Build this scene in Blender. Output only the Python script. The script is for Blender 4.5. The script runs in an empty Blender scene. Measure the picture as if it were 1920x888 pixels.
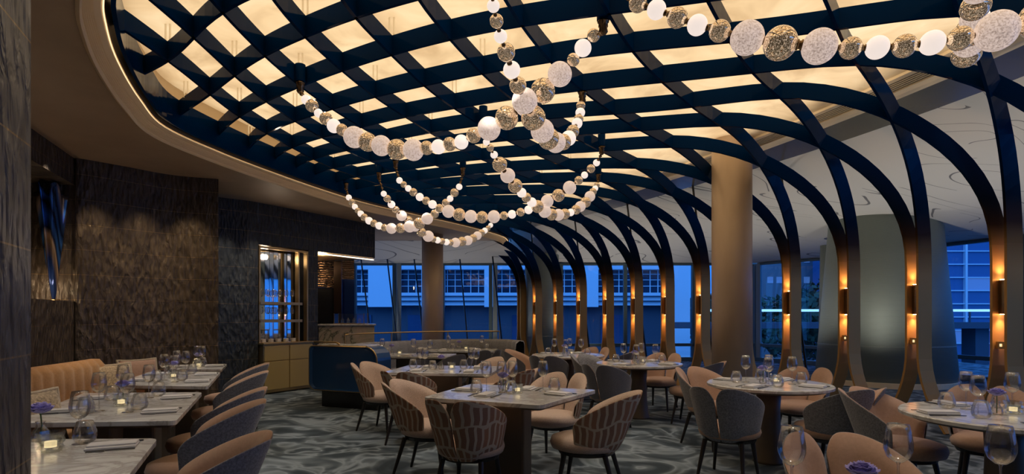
import bpy, math, random
from mathutils import Vector, Matrix
random.seed(7)
R=math.radians; PI=math.pi
SC=bpy.context.scene
COL=SC.collection
# ------------------------------------------------------------------ camera, world, exposure
EYE=1.40; FPX=1060.0; CX=960.0; CY=591.0
cd=bpy.data.cameras.new('camera'); cam=bpy.data.objects.new('camera',cd); COL.objects.link(cam)
cam.location=(0,0,EYE); cam.rotation_euler=(R(90),0,0)
cd.sensor_width=36.0; cd.lens=FPX/1920*36.0; cd.shift_y=(CY-444)/1920.0
cd.clip_start=0.05; cd.clip_end=400
SC.camera=cam
SC.view_settings.view_transform='Standard'; SC.view_settings.look='None'
SC.view_settings.gamma=1.0; SC.view_settings.use_curve_mapping=False
SC.view_settings.exposure=0.42
W=bpy.data.worlds.new('dusk_sky'); SC.world=W; W.use_nodes=True
bg=W.node_tree.nodes['Background']; bg.inputs[0].default_value=(0.028,0.19,0.66,1); bg.inputs[1].default_value=1.35

def lamp(name,kind,loc,energy,color,target=None,size=0.1,angle=60,blend=0.6,size_y=None,spread=None):
    d=bpy.data.lights.new(name,kind); d.energy=energy; d.color=color
    if kind=='SPOT': d.spot_size=R(angle); d.spot_blend=blend; d.shadow_soft_size=size
    elif kind=='POINT': d.shadow_soft_size=size
    elif kind=='AREA':
        d.size=size
        if size_y: d.shape='RECTANGLE'; d.size_y=size_y
        if spread: d.spread=R(spread)
    o=bpy.data.objects.new(name,d); COL.objects.link(o); o.location=loc
    if target is not None:
        o.rotation_euler=(Vector(target)-Vector(loc)).to_track_quat('-Z','Y').to_euler()
    return o
WARM=(1.0,0.72,0.42)
CEIL_WASH=2.6           # watts per square metre of the unseen area lights added above the lattice
STRIP=1
# daylight left in the dusk sky, falling on the street side (sun is down: soft, broad, blue)
sd=bpy.data.lights.new('dusk_light','SUN'); sd.energy=1.3; sd.color=(0.25,0.55,1.0); sd.angle=R(60)
so=bpy.data.objects.new('dusk_light',sd); COL.objects.link(so); so.rotation_euler=(R(50),0,R(-20))

# ------------------------------------------------------------------ helpers
def px(x,y,D):            # the point seen at pixel (x,y) at distance D along the view axis
    return Vector(((x-CX)*D/FPX, D, EYE-(y-CY)*D/FPX))
def pz(x,y,z):            # the point of height z seen at pixel (x,y)
    D=FPX*(z-EYE)/(CY-y); return Vector(((x-CX)*D/FPX, D, z))

def feats(i,j):
    a=(i+j)/6.0; b=(i-j)/6.0
    return [a**m*b**n for m in range(4) for n in range(4-m)]
COEF= [[-1.05113, 4.95985], [1.2697, -2.62141], [0.00477, 0.21467], [-0.01178, 0.02913], [1.93924, 0.85341], [-0.28773, 0.49585], [-0.11915, -0.11752], [0.71545, -0.00343], [0.00506, -0.43385], [0.37773, 0.35442]]
RQ= [[0, 0], [1, 0], [2, 0], [-1, 0], [0, -1], [-1, -1], [0, 1], [1, 1], [2, 1], [-1, 1], [0, 2], [-1, 2], [3, 0], [3, 1], [3, 2], [4, 2], [4, 1], [4, 0], [4, 3], [3, 3], [3, 4], [5, 2], [5, 3], [4, 4], [3, 5], [6, 2], [5, 1], [-2, -1], [-3, -1], [-4, -1], [-2, -2], [-3, -2], [-4, -2], [-2, 0], [-3, 0], [-4, 0], [-3, 1], [-2, 1], [-2, 2], [-3, 2], [-3, 3], [-3, 4], [-3, 5], [-4, 1], [-4, 2], [-4, 3], [-4, 4], [6, 3], [5, 4], [4, 5], [3, 6], [1, 8], [0, 9], [-1, 10], [-2, 11], [-3, 12], [-4, 13], [-5, 14], [-6, 15]]
RC= [[0.0775, -0.049], [-0.0029, 0.0028], [-0.082, -0.1165], [0.066, -0.0147], [-0.0799, -0.0126], [-0.0448, 0.0084], [-0.0582, 0.0355], [0.0192, 0.0094], [0.0809, 0.1089], [-0.0611, 0.018], [0.0323, 0.078], [0.0933, -0.0138], [0.1134, 0.1148], [-0.0955, -0.0581], [-0.0537, -0.0622], [0.0764, 0.1586], [-0.0149, -0.0519], [-0.013, -0.0201], [0.1787, 0.119], [0.0088, -0.0308], [0.3897, 0.7089], [0.1206, 0.1781], [-0.6396, -0.6786], [-0.6083, -0.8203], [-0.7679, -1.2935], [-0.4116, -0.4385], [0.1172, 0.0719], [0.0198, -0.0319], [-0.0104, -0.0034], [-0.0629, -0.0018], [-0.0341, -0.0357], [-0.0009, -0.005], [0.1382, 0.1029], [-0.0432, 0.0566], [-0.0064, -0.0289], [0.0045, -0.0107], [0.0586, 0.0258], [0.011, -0.0601], [0.0518, 0.0135], [-0.1146, 0.0446], [0.0613, 0.0745], [0.0463, -0.0612], [0.0875, 0.1543], [-0.0656, -0.0149], [0.0446, -0.1449], [-0.0111, 0.0887], [-0.1389, -0.1269], [0.5982, 0.6208], [0.4122, 0.4888], [0.4907, 0.7248], [0.3853, 0.6666], [-0.0229, -0.0973], [-0.0013, -0.0398], [0.0048, -0.029], [0.0402, 0.1722], [-0.0682, -0.1217], [0.0263, 0.0684], [-0.1614, -0.0514], [0.1817, 0.0188]]
def plan(i,j):
    f=feats(i,j)
    X=sum(f[k]*COEF[k][0] for k in range(10)); Y=sum(f[k]*COEF[k][1] for k in range(10))
    for q,c in zip(RQ,RC):
        g=math.exp(-((i-q[0])**2+(j-q[1])**2)/2.42); X+=c[0]*g; Y+=c[1]*g
    return X,Y

# ------------------------------------------------------------------ mesh builder
class MB:
    def __init__(s): s.v=[]; s.f=[]; s.m=[]; s.uv={}
    def add(s,vs,fs,mi=0):
        b=len(s.v); s.v+= [tuple(v) for v in vs]
        for f in fs: s.f.append(tuple(b+k for k in f)); s.m.append(mi)
        return s
    def box(s,c,d,rz=0,mi=0,taper=1.0,rot=None):
        x,y,z=[k/2 for k in d]; vs=[]
        for sz in (-1,1):
            t=taper if sz>0 else 1
            for sx,sy in ((-1,-1),(1,-1),(1,1),(-1,1)): vs.append(Vector((sx*x*t,sy*y*t,sz*z)))
        M=rot if rot else Matrix.Rotation(rz,3,'Z')
        vs=[M@v+Vector(c) for v in vs]
        return s.add(vs,[(3,2,1,0),(4,5,6,7),(0,1,5,4),(1,2,6,5),(2,3,7,6),(3,0,4,7)],mi)
    def tube(s,pts,r,n=10,mi=0,caps=True):
        pts=[Vector(p) for p in pts]; rs=r if isinstance(r,(list,tuple)) else [r]*len(pts)
        vs=[];up=None
        for k,p in enumerate(pts):
            t=(pts[min(k+1,len(pts)-1)]-pts[max(k-1,0)]).normalized()
            if up is None: up=Vector((0,0,1)) if abs(t.z)<.9 else Vector((1,0,0))
            a=t.cross(up).normalized(); b=a.cross(t).normalized(); up=b
            for q in range(n):
                w=2*PI*q/n; vs.append(p+a*(math.cos(w)*rs[k])+b*(math.sin(w)*rs[k]))
        fs=[]
        for k in range(len(pts)-1):
            for q in range(n):
                fs.append((k*n+q,k*n+(q+1)%n,(k+1)*n+(q+1)%n,(k+1)*n+q))
        if caps: fs.append(tuple(range(n-1,-1,-1))); fs.append(tuple((len(pts)-1)*n+q for q in range(n)))
        return s.add(vs,fs,mi)
    def lathe(s,prof,n=24,c=(0,0,0),mi=0,sx=1,sy=1,flute=0,nf=12):
        vs=[]
        for r,z in prof:
            for q in range(n):
                w=2*PI*q/n; rr=r*(1+flute*math.cos(nf*w))
                vs.append((c[0]+rr*math.cos(w)*sx,c[1]+rr*math.sin(w)*sy,c[2]+z))
        fs=[]
        for k in range(len(prof)-1):
            for q in range(n): fs.append((k*n+q,k*n+(q+1)%n,(k+1)*n+(q+1)%n,(k+1)*n+q))
        if prof[0][0]>1e-5: fs.append(tuple(range(n-1,-1,-1)))
        if prof[-1][0]>1e-5: fs.append(tuple((len(prof)-1)*n+q for q in range(n)))
        return s.add(vs,fs,mi)
    def prism(s,poly,z0,z1,mi=0):
        n=len(poly); vs=[(p[0],p[1],z0) for p in poly]+[(p[0],p[1],z1) for p in poly]
        fs=[tuple(range(n-1,-1,-1)),tuple(range(n,2*n))]+[(k,(k+1)%n,n+(k+1)%n,n+k) for k in range(n)]
        return s.add(vs,fs,mi)
    def grid(s,rows,mi=0,closed=False):
        n=len(rows[0]); vs=[p for r in rows for p in r]; fs=[]
        for a in range(len(rows)-1):
            for b in range(n if closed else n-1):
                c=(b+1)%n; fs.append((a*n+b,a*n+c,(a+1)*n+c,(a+1)*n+b))
        return s.add(vs,fs,mi)
    def build(s,name,mats,parent=None,smooth=False,bevel=0,seg=2,weld=False,solid=0,uvs=None,loc=None):
        me=bpy.data.meshes.new(name); me.from_pydata(s.v,[],s.f); me.validate()
        for m in (mats if isinstance(mats,(list,tuple)) else [mats]): me.materials.append(m)
        if len(me.polygons)==len(s.m): me.polygons.foreach_set('material_index',s.m)
        if smooth: me.polygons.foreach_set('use_smooth',[True]*len(me.polygons))
        if uvs:
            L=me.uv_layers.new(name='UVMap')
            for lp in me.loops: L.data[lp.index].uv=uvs[lp.vertex_index]
        o=bpy.data.objects.new(name,me); COL.objects.link(o)
        if parent: o.parent=parent
        if loc is not None: o.location=loc
        if solid: md=o.modifiers.new('solid','SOLIDIFY'); md.thickness=solid; md.offset=0
        if bevel: md=o.modifiers.new('bevel','BEVEL'); md.width=bevel; md.segments=seg; md.limit_method='ANGLE'; md.angle_limit=R(40)
        me.update()
        return o
def empty(name,loc=(0,0,0),rz=0):
    o=bpy.data.objects.new(name,None); COL.objects.link(o); o.location=loc; o.rotation_euler=(0,0,rz); o.empty_display_size=.1
    return o
def tag(o,label=None,cat=None,group=None,kind=None):
    if label: o['label']=label
    if cat: o['category']=cat
    if group: o['group']=group
    if kind: o['kind']=kind
    return o
def struct(o): o['kind']='structure'; return o
def copy_tree(o,parent=None):
    c=o.copy(); COL.objects.link(c)
    if parent: c.parent=parent
    for ch in [k for k in bpy.data.objects if k.parent==o and k is not c]: copy_tree(ch,c)
    return c
KIDS={}
def place(proto,loc,rz,label,cat=None,group=None,scale=None):
    if proto not in KIDS:
        KIDS[proto]=[(c,[g for g in bpy.data.objects if g.parent is c]) for c in bpy.data.objects if c.parent is proto]; r=proto
    else:
        r=proto.copy(); COL.objects.link(r)
        for c,gs in KIDS[proto]:
            d=c.copy(); COL.objects.link(d); d.parent=r
            for g in gs: e=g.copy(); COL.objects.link(e); e.parent=d
    r.location=loc; r.rotation_euler=(0,0,rz)
    if scale: r.scale=scale if isinstance(scale,(tuple,list)) else (scale,)*3
    tag(r,label,cat,group); return r

# ------------------------------------------------------------------ materials
def mat(name,base=(.5,.5,.5),metal=0,rough=.5,emis=None,es=0,spec=.5,coat=0,trans=0,sheen=0):
    m=bpy.data.materials.new(name); m.use_nodes=True; b=m.node_tree.nodes['Principled BSDF']
    b.inputs['Base Color'].default_value=(*base,1); b.inputs['Metallic'].default_value=metal
    b.inputs['Roughness'].default_value=rough; b.inputs['Specular IOR Level'].default_value=spec
    b.inputs['Coat Weight'].default_value=coat; b.inputs['Transmission Weight'].default_value=trans
    b.inputs['Coat Roughness'].default_value=.05
    b.inputs['Sheen Weight'].default_value=sheen
    if emis: b.inputs['Emission Color'].default_value=(*emis,1); b.inputs['Emission Strength'].default_value=es
    return m
def N(m,t,**k):
    n=m.node_tree.nodes.new(t)
    for a,v in k.items():
        if a in n.inputs.keys() if hasattr(n.inputs,'keys') else False: n.inputs[a].default_value=v
        elif hasattr(n,a): setattr(n,a,v)
    return n
def L(m,a,b): m.node_tree.links.new(a,b)
def coords(m,kind='Object',scale=(1,1,1)):
    t=N(m,'ShaderNodeTexCoord'); mp=N(m,'ShaderNodeMapping'); mp.inputs['Scale'].default_value=scale
    L(m,t.outputs[kind],mp.inputs['Vector']); return mp.outputs['Vector']
def noise(m,vec,scale=5,detail=3,rough=.5,dist=0):
    n=N(m,'ShaderNodeTexNoise'); n.inputs['Scale'].default_value=scale; n.inputs['Detail'].default_value=detail
    n.inputs['Roughness'].default_value=rough; n.inputs['Distortion'].default_value=dist
    L(m,vec,n.inputs['Vector']); return n.outputs['Fac']
def ramp(m,fac,stops,interp='LINEAR'):
    r=N(m,'ShaderNodeValToRGB'); r.color_ramp.interpolation=interp
    e=r.color_ramp.elements
    while len(e)<len(stops): e.new(.5)
    for k,(p,c) in enumerate(stops): e[k].position=p; e[k].color=(*c,1) if len(c)==3 else c
    L(m,fac,r.inputs['Fac']); return r.outputs['Color']
def bump(m,h,strength=.3,dist=.01):
    b=N(m,'ShaderNodeBump'); b.inputs['Strength'].default_value=strength; b.inputs['Distance'].default_value=dist
    L(m,h,b.inputs['Height']); L(m,b.outputs['Normal'],P(m).inputs['Normal']); return b
def P(m): return m.node_tree.nodes['Principled BSDF']
def G(v): return (v,v,v)

MT={}
# dark chiselled leather-like wall with thin brass joints (UV: u along the wall, v height in metres)
def wall_mat(name,c0,c1,bw=1.05,bh=.32,brass=(.30,.22,.13)):
    m=mat(name,rough=.42)
    uv=coords(m,'UV')
    st=N(m,'ShaderNodeMapping'); st.inputs['Scale'].default_value=(17,5,1); L(m,uv,st.inputs['Vector'])
    n1=noise(m,st.outputs['Vector'],1.0,3,.6,.8)
    v=N(m,'ShaderNodeTexVoronoi'); v.feature='SMOOTH_F1'; v.inputs['Scale'].default_value=1.6; L(m,st.outputs['Vector'],v.inputs['Vector'])
    mx=N(m,'ShaderNodeMath',operation='MULTIPLY'); L(m,n1,mx.inputs[0]); L(m,v.outputs['Distance'],mx.inputs[1])
    col=ramp(m,n1,[(.3,c0),(.7,c1)])
    bk=N(m,'ShaderNodeTexBrick'); bk.offset=.5; bk.inputs['Scale'].default_value=1.0; bk.inputs['Brick Width'].default_value=bw
    bk.inputs['Row Height'].default_value=bh; bk.inputs['Mortar Size'].default_value=.0028; bk.inputs['Mortar Smooth'].default_value=0
    L(m,uv,bk.inputs['Vector'])
    mc=N(m,'ShaderNodeMix',data_type='RGBA'); L(m,bk.outputs['Fac'],mc.inputs[0]); L(m,col,mc.inputs[6]); mc.inputs[7].default_value=(*brass,1)
    L(m,mc.outputs[2],P(m).inputs['Base Color']); L(m,bk.outputs['Fac'],P(m).inputs['Metallic'])
    bump(m,mx.outputs[0],1.0,.05); return m
M_WALL=wall_mat('dark_carved_panel',(.030,.023,.018),(.105,.082,.062),bw=2.1)
M_WALL2=wall_mat('blue_black_panel',(.014,.017,.019),(.046,.054,.060),bw=2.3)
M_PILLAR=wall_mat('grey_brown_panel',(.030,.027,.026),(.085,.078,.074),bw=3.3)

m=M_SOFFIT=mat('bronze_plaster',(.21,.155,.105),.1,.5)
c=ramp(m,noise(m,coords(m,'Object',(1,1,1)),1.6,4),[(.3,(.40,.30,.215)),(.7,(.50,.38,.275))]); L(m,c,P(m).inputs['Base Color'])
m=M_GOLD_CEIL=mat('gold_leaf_ceiling',(.9,.68,.40),.1,.5)
c=ramp(m,noise(m,coords(m,'Object',(1,1,1)),1.5,4,.55,.8),[(.28,(.62,.46,.27)),(.5,(.86,.70,.47)),(.72,(.98,.87,.66))]); L(m,c,P(m).inputs['Base Color'])
M_TRIM=mat('brushed_champagne',(.97,.77,.50),.1,.42)
M_TRIM_DK=mat('bronze_mesh',(.42,.30,.17),.5,.4)
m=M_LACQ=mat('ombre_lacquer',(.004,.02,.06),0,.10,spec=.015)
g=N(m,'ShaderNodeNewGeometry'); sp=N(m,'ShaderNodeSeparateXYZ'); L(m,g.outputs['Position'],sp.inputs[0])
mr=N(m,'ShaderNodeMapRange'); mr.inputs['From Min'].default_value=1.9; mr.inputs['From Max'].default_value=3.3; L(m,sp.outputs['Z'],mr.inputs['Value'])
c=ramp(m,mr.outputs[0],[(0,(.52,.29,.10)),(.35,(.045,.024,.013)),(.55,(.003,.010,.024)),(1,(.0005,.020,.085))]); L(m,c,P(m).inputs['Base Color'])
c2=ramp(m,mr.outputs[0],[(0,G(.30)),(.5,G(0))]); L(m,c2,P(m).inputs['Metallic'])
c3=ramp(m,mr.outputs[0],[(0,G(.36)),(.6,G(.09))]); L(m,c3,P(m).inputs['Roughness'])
M_LED=mat('warm_led_tape',(1,.8,.5),emis=(1,.70,.38),es=STRIP)
M_BRASS=mat('satin_brass',(.55,.38,.17),.9,.3)
M_ROD=mat('pale_rod',(.75,.68,.55),.6,.3)
m=M_COLUMN=mat('champagne_stone_column',(.42,.31,.215),.15,.42)
c=ramp(m,noise(m,coords(m,'Object',(1,1,.3)),3,4),[(.3,(.52,.385,.265)),(.7,(.63,.48,.345))]); L(m,c,P(m).inputs['Base Color'])
m=M_PLASTER=mat('grooved_white_plaster',(.62,.60,.57),0,.6)
v=coords(m,'UV',(1,1,1))
nn=noise(m,v,.42,1,.4,1.2)
def contour(m,fac,lvl,w):
    a=N(m,'ShaderNodeMath',operation='SUBTRACT'); L(m,fac,a.inputs[0]); a.inputs[1].default_value=lvl
    b=N(m,'ShaderNodeMath',operation='ABSOLUTE'); L(m,a.outputs[0],b.inputs[0])
    c=N(m,'ShaderNodeMath',operation='LESS_THAN'); L(m,b.outputs[0],c.inputs[0]); c.inputs[1].default_value=w; return c.outputs[0]
ml=N(m,'ShaderNodeMath',operation='MULTIPLY'); L(m,nn,ml.inputs[0]); ml.inputs[1].default_value=7.0
fr=N(m,'ShaderNodeMath',operation='FRACT'); L(m,ml.outputs[0],fr.inputs[0])
cc=contour(m,fr.outputs[0],.5,.020)
nm=noise(m,v,1.1,1); gt=N(m,'ShaderNodeMath',operation='GREATER_THAN'); L(m,nm,gt.inputs[0]); gt.inputs[1].default_value=.42
an=N(m,'ShaderNodeMath',operation='MULTIPLY'); L(m,cc,an.inputs[0]); L(m,gt.outputs[0],an.inputs[1])
c=ramp(m,an.outputs[0],[(0,(.60,.585,.56)),(1,(.16,.16,.17))]); L(m,c,P(m).inputs['Base Color'])
M_GLOSSP=mat('glossy_taupe_panel',(.24,.215,.19),.5,.16)
m=M_GREYCOL=mat('ribbed_grey_green_metal',(.26,.30,.27),.2,.55)
wv=N(m,'ShaderNodeTexWave'); wv.bands_direction='Z'; wv.inputs['Scale'].default_value=14; L(m,coords(m),wv.inputs['Vector']); bump(m,wv.outputs['Fac'],.25,.01)
m=M_CARPET=mat('swirl_carpet',rough=.95,spec=.1)
v=coords(m,'Object',(1,1,1))
n1=noise(m,v,1.5,2,.5,1.8); n2=noise(m,v,160,2)
mm=N(m,'ShaderNodeMath',operation='MULTIPLY_ADD'); L(m,n2,mm.inputs[0]); mm.inputs[1].default_value=.05; L(m,n1,mm.inputs[2])
c=ramp(m,mm.outputs[0],[(.37,(.04,.055,.07)),(.45,(.075,.098,.12)),(.50,(.115,.145,.17)),(.54,(.23,.28,.325)),(.60,(.15,.185,.215)),(.66,(.05,.068,.085))]); L(m,c,P(m).inputs['Base Color'])
bump(m,n2,.3,.004)
m=M_MARBLE=mat('pale_veined_marble',rough=.16,spec=.5)
v=coords(m,'Object',(1,1,1)); n1=noise(m,v,2.6,8,.62,1.6); c=ramp(m,n1,[(.40,(.54,.55,.56)),(.47,(.40,.39,.38)),(.52,(.60,.61,.61)),(.7,(.68,.69,.70))]); L(m,c,P(m).inputs['Base Color'])
m=M_BARMARBLE=mat('pink_green_veined_marble',rough=.2)
v=coords(m,'Object',(1,1,1)); n1=noise(m,v,1.15,8,.6,2.2); c=ramp(m,n1,[(.38,(.50,.40,.32)),(.455,(.42,.37,.29)),(.475,(.07,.08,.055)),(.50,(.40,.38,.29)),(.6,(.56,.44,.36)),(.64,(.20,.19,.14)),(.67,(.55,.45,.38))]); L(m,c,P(m).inputs['Base Color'])
M_PEDESTAL=mat('bronze_table_leg',(.16,.125,.095),.4,.5)
def fabric(name,col,sc=90,var=.18,b=.4):
    m=mat(name,rough=.9,spec=.15,sheen=.3); v=coords(m,'Object'); n=noise(m,v,sc,3,.7)
    c=ramp(m,n,[(.3,tuple(k*(1-var) for k in col)),(.7,tuple(min(1,k*(1+var)) for k in col))]); L(m,c,P(m).inputs['Base Color']); bump(m,n,b,.004); return m
M_PEACH=fabric('peach_velvet',(.40,.255,.185),60,.08,.15)
M_PALEPEACH=fabric('pale_peach_weave',(.50,.38,.31),120,.2)
M_GREYF=fabric('grey_boucle',(.215,.22,.25),75,.38,.7)
M_GREYV=fabric('grey_velvet',(.155,.155,.18),60,.12,.15)
M_ORANGE=fabric('amber_velvet',(.40,.22,.095),50,.12,.2)
M_SPECK=fabric('speckled_gold_weave',(.38,.30,.20),55,.55,.6)
M_PIPING=fabric('cream_cord',(.45,.38,.28),80,.2,.4)
m=M_PATTERN=mat('terracotta_cream_geometric',rough=.85,spec=.15)
v=coords(m,'Object',(1,1,1)); 
vo=N(m,'ShaderNodeTexBrick'); vo.offset=.5; vo.inputs['Scale'].default_value=1; vo.inputs['Brick Width'].default_value=.062; vo.inputs['Row Height'].default_value=.17; vo.inputs['Mortar Size'].default_value=.011; vo.inputs['Mortar Smooth'].default_value=.1
sx=N(m,'ShaderNodeSeparateXYZ'); L(m,v,sx.inputs[0]); at=N(m,'ShaderNodeMath',operation='ARCTAN2'); L(m,sx.outputs['X'],at.inputs[0]); L(m,sx.outputs['Y'],at.inputs[1])
am=N(m,'ShaderNodeMath',operation='MULTIPLY'); L(m,at.outputs[0],am.inputs[0]); am.inputs[1].default_value=.33
wz=noise(m,v,6,0); zz=N(m,'ShaderNodeMath',operation='MULTIPLY_ADD'); L(m,wz,zz.inputs[0]); zz.inputs[1].default_value=.16; L(m,sx.outputs['Z'],zz.inputs[2])
wa=N(m,'ShaderNodeMath',operation='PINGPONG'); L(m,sx.outputs['Z'],wa.inputs[0]); wa.inputs[1].default_value=.075
wb=N(m,'ShaderNodeMath',operation='MULTIPLY_ADD'); L(m,wa.outputs[0],wb.inputs[0]); wb.inputs[1].default_value=.14; L(m,am.outputs[0],wb.inputs[2])
cb=N(m,'ShaderNodeCombineXYZ'); L(m,wb.outputs[0],cb.inputs['X']); L(m,zz.outputs[0],cb.inputs['Y']); L(m,cb.outputs[0],vo.inputs['Vector'])
vo.inputs['Color1'].default_value=(.36,.19,.12,1); vo.inputs['Color2'].default_value=(.25,.15,.11,1); vo.inputs['Mortar'].default_value=(.52,.44,.34,1)
L(m,vo.outputs['Color'],P(m).inputs['Base Color'])
M_LEG=mat('dark_stained_leg',(.022,.018,.017),0,.4)
def thin_glass(name,tint=(1,1,1),f=1.5,base=.04,cap=.30):
    m=bpy.data.materials.new(name); m.use_nodes=True; nt=m.node_tree; nt.nodes.clear()
    o=nt.nodes.new('ShaderNodeOutputMaterial'); mx=nt.nodes.new('ShaderNodeMixShader'); t=nt.nodes.new('ShaderNodeBsdfTransparent'); g=nt.nodes.new('ShaderNodeBsdfGlossy'); fr=nt.nodes.new('ShaderNodeFresnel')
    t.inputs[0].default_value=(*tint,1); g.inputs['Roughness'].default_value=.02; fr.inputs[0].default_value=f
    ad=nt.nodes.new('ShaderNodeMath'); ad.operation='ADD'; ad.use_clamp=True; nt.links.new(fr.outputs[0],ad.inputs[0]); ad.inputs[1].default_value=base
    mnn=nt.nodes.new('ShaderNodeMath'); mnn.operation='MINIMUM'; mnn.inputs[1].default_value=cap; nt.links.new(ad.outputs[0],mnn.inputs[0]); nt.links.new(mnn.outputs[0],mx.inputs[0]); nt.links.new(t.outputs[0],mx.inputs[1]); nt.links.new(g.outputs[0],mx.inputs[2]); nt.links.new(mx.outputs[0],o.inputs[0]); return m
M_GLASS=thin_glass('clear_stemware',(.965,.965,.97),1.5,.10,.75)
M_PANE=thin_glass('window_glass',(.80,.90,.97),1.35,.015)
M_CUT=thin_glass('cut_glass',(.90,.92,.90),1.5,.12)
M_NAPKIN=mat('white_linen',(.55,.55,.57),0,.85)
M_CUTLERY=mat('dark_steel_cutlery',(.12,.12,.13),.9,.3)
M_ROSE=mat('violet_rose',(.27,.24,.62),0,.6,sheen=.3)
M_STEM=mat('green_stem',(.06,.13,.04),0,.6)
M_CANDLE=mat('glowing_candle',(.9,.8,.6),emis=(1,.75,.4),es=.8)
m=M_FROST=mat('lit_frosted_glass',(.80,.74,.70),0,.35,emis=(1.0,.80,.72),es=.50)
v=coords(m,'Object'); n=noise(m,v,9,4,.85); c=ramp(m,n,[(.40,(.36,.26,.22)),(.56,(.95,.74,.64))]); L(m,c,P(m).inputs['Emission Color'])
m=M_FROSTS=mat('bright_frosted_glass',(.85,.8,.76),0,.35,emis=(1.0,.86,.78),es=.62)
m=M_CRACK=mat('mirrored_crackle_glass',(.72,.56,.38),.9,.05)
n=noise(m,coords(m,'Object'),13,3,.8); c=ramp(m,n,[(.42,(.28,.19,.11)),(.50,(.92,.74,.52))]); L(m,c,P(m).inputs['Base Color'])
c=ramp(m,n,[(.50,(.03,.02,.01)),(.66,(.50,.37,.26))]); L(m,c,P(m).inputs['Emission Color']); P(m).inputs['Emission Strength'].default_value=1.0
M_BRONZE=mat('dark_brass_fitting',(.26,.17,.09),.9,.25)
M_GOLDCAB=mat('brushed_gold_front',(.60,.46,.19),.4,.42)
M_MIRROR=mat('antique_mirror',(.72,.74,.76),1,.04)
m=M_RIPPLE=mat('rippled_bronze_mirror',(.55,.36,.22),1,.06)
wv=N(m,'ShaderNodeTexWave'); wv.bands_direction='Z'; wv.inputs['Scale'].default_value=6; wv.inputs['Distortion'].default_value=6; L(m,coords(m),wv.inputs['Vector']); bump(m,wv.outputs['Fac'],.6,.03)
M_BLACK=mat('black_gloss',(.008,.008,.009),0,.2)
M_BLUELAC=mat('blue_lacquer_booth',(.012,.07,.23),.25,.28,coat=.3)
M_FRAME=mat('grey_window_metal',(.10,.15,.17),.5,.4)
M_STONESILL=mat('cool_grey_sill',(.22,.25,.25),.1,.4)
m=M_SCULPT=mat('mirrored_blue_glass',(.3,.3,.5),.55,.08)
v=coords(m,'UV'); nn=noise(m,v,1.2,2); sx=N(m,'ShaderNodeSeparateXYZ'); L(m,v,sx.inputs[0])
# reflections painted into the base colour as nested V bands: u across, v up
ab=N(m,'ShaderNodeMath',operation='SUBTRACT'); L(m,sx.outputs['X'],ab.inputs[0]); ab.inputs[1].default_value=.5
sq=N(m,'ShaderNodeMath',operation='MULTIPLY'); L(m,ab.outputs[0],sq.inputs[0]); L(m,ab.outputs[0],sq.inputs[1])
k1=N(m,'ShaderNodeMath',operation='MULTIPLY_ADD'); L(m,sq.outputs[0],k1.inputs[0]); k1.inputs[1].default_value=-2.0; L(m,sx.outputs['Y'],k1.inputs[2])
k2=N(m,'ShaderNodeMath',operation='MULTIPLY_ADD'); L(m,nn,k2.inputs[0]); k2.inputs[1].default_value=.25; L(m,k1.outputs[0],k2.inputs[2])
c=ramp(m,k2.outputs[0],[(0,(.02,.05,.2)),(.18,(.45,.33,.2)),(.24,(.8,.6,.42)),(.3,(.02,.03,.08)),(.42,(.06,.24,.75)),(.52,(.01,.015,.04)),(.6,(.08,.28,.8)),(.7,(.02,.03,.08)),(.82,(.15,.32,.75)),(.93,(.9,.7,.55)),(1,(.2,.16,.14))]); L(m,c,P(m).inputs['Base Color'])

# ------------------------------------------------------------------ base curves
def bez(pts,n):      # Catmull-Rom through 2-D/3-D points
    out=[]; p=[Vector(q) for q in pts]; p=[2*p[0]-p[1]]+p+[2*p[-1]-p[-2]]
    for k in range(1,len(p)-2):
        for s in range(n):
            t=s/n; a,b,c,d=p[k-1],p[k],p[k+1],p[k+2]
            out.append(.5*((2*b)+(c-a)*t+(2*a-5*b+4*c-d)*t*t+(3*b-a-3*c+d)*t**3))
    out.append(p[-2].copy()); return out
def base_pt(i):
    # smooth line of the rib feet
    T=[(5.62,1.6),(5.60,2.5),(5.55,3.33),(5.47,4.2),(5.38,5.1),(5.23,6.08),(4.99,7.06),(4.70,8.02),(4.36,8.98),(3.98,9.88),(3.54,10.74),(3.12,11.64),(2.69,12.58),(2.21,13.50),(1.68,14.34),(1.15,15.14),(.62,15.90),(.20,16.60),(-.3,17.2)]
    f=11-i; k=int(math.floor(f)); k=max(0,min(len(T)-2,k)); t=f-k
    return Vector((T[k][0]*(1-t)+T[k+1][0]*t,T[k][1]*(1-t)+T[k+1][1]*t,0))
def base_tan(i):
    d=base_pt(min(11,i+.8))-base_pt(max(-7,i-.8)); return d.normalized()     # points towards the camera end
def base_nrm(i):
    t=base_tan(i); return Vector((-t.y,t.x,0))    # outward (to the right / away)
BL=[base_pt(11-k*.25) for k in range(0,72)]
NB=[base_nrm(11-k*.25) for k in range(0,72)]
KS=2.0; ZS=3.40
ring_px=[(153.7,0),(162,61),(189,128),(236.5,199),(290.6,252),(402,300),(508,338),(600,368),(684,392)]
ring=[pz(x,y,ZS) for x,y in ring_px]
ring=[Vector((3.6,.1,ZS)),Vector((1.9,.35,ZS)),Vector((.2,1.0,ZS)),Vector((-1.1,1.9,ZS)),Vector((-2.05,2.78,ZS))]+ring+[Vector((-1.95,12.0,ZS)),Vector((-1.1,13.4,ZS)),Vector((-.35,15.0,ZS)),Vector((-.2,16.3,ZS))]
RING=bez(ring,6)

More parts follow.
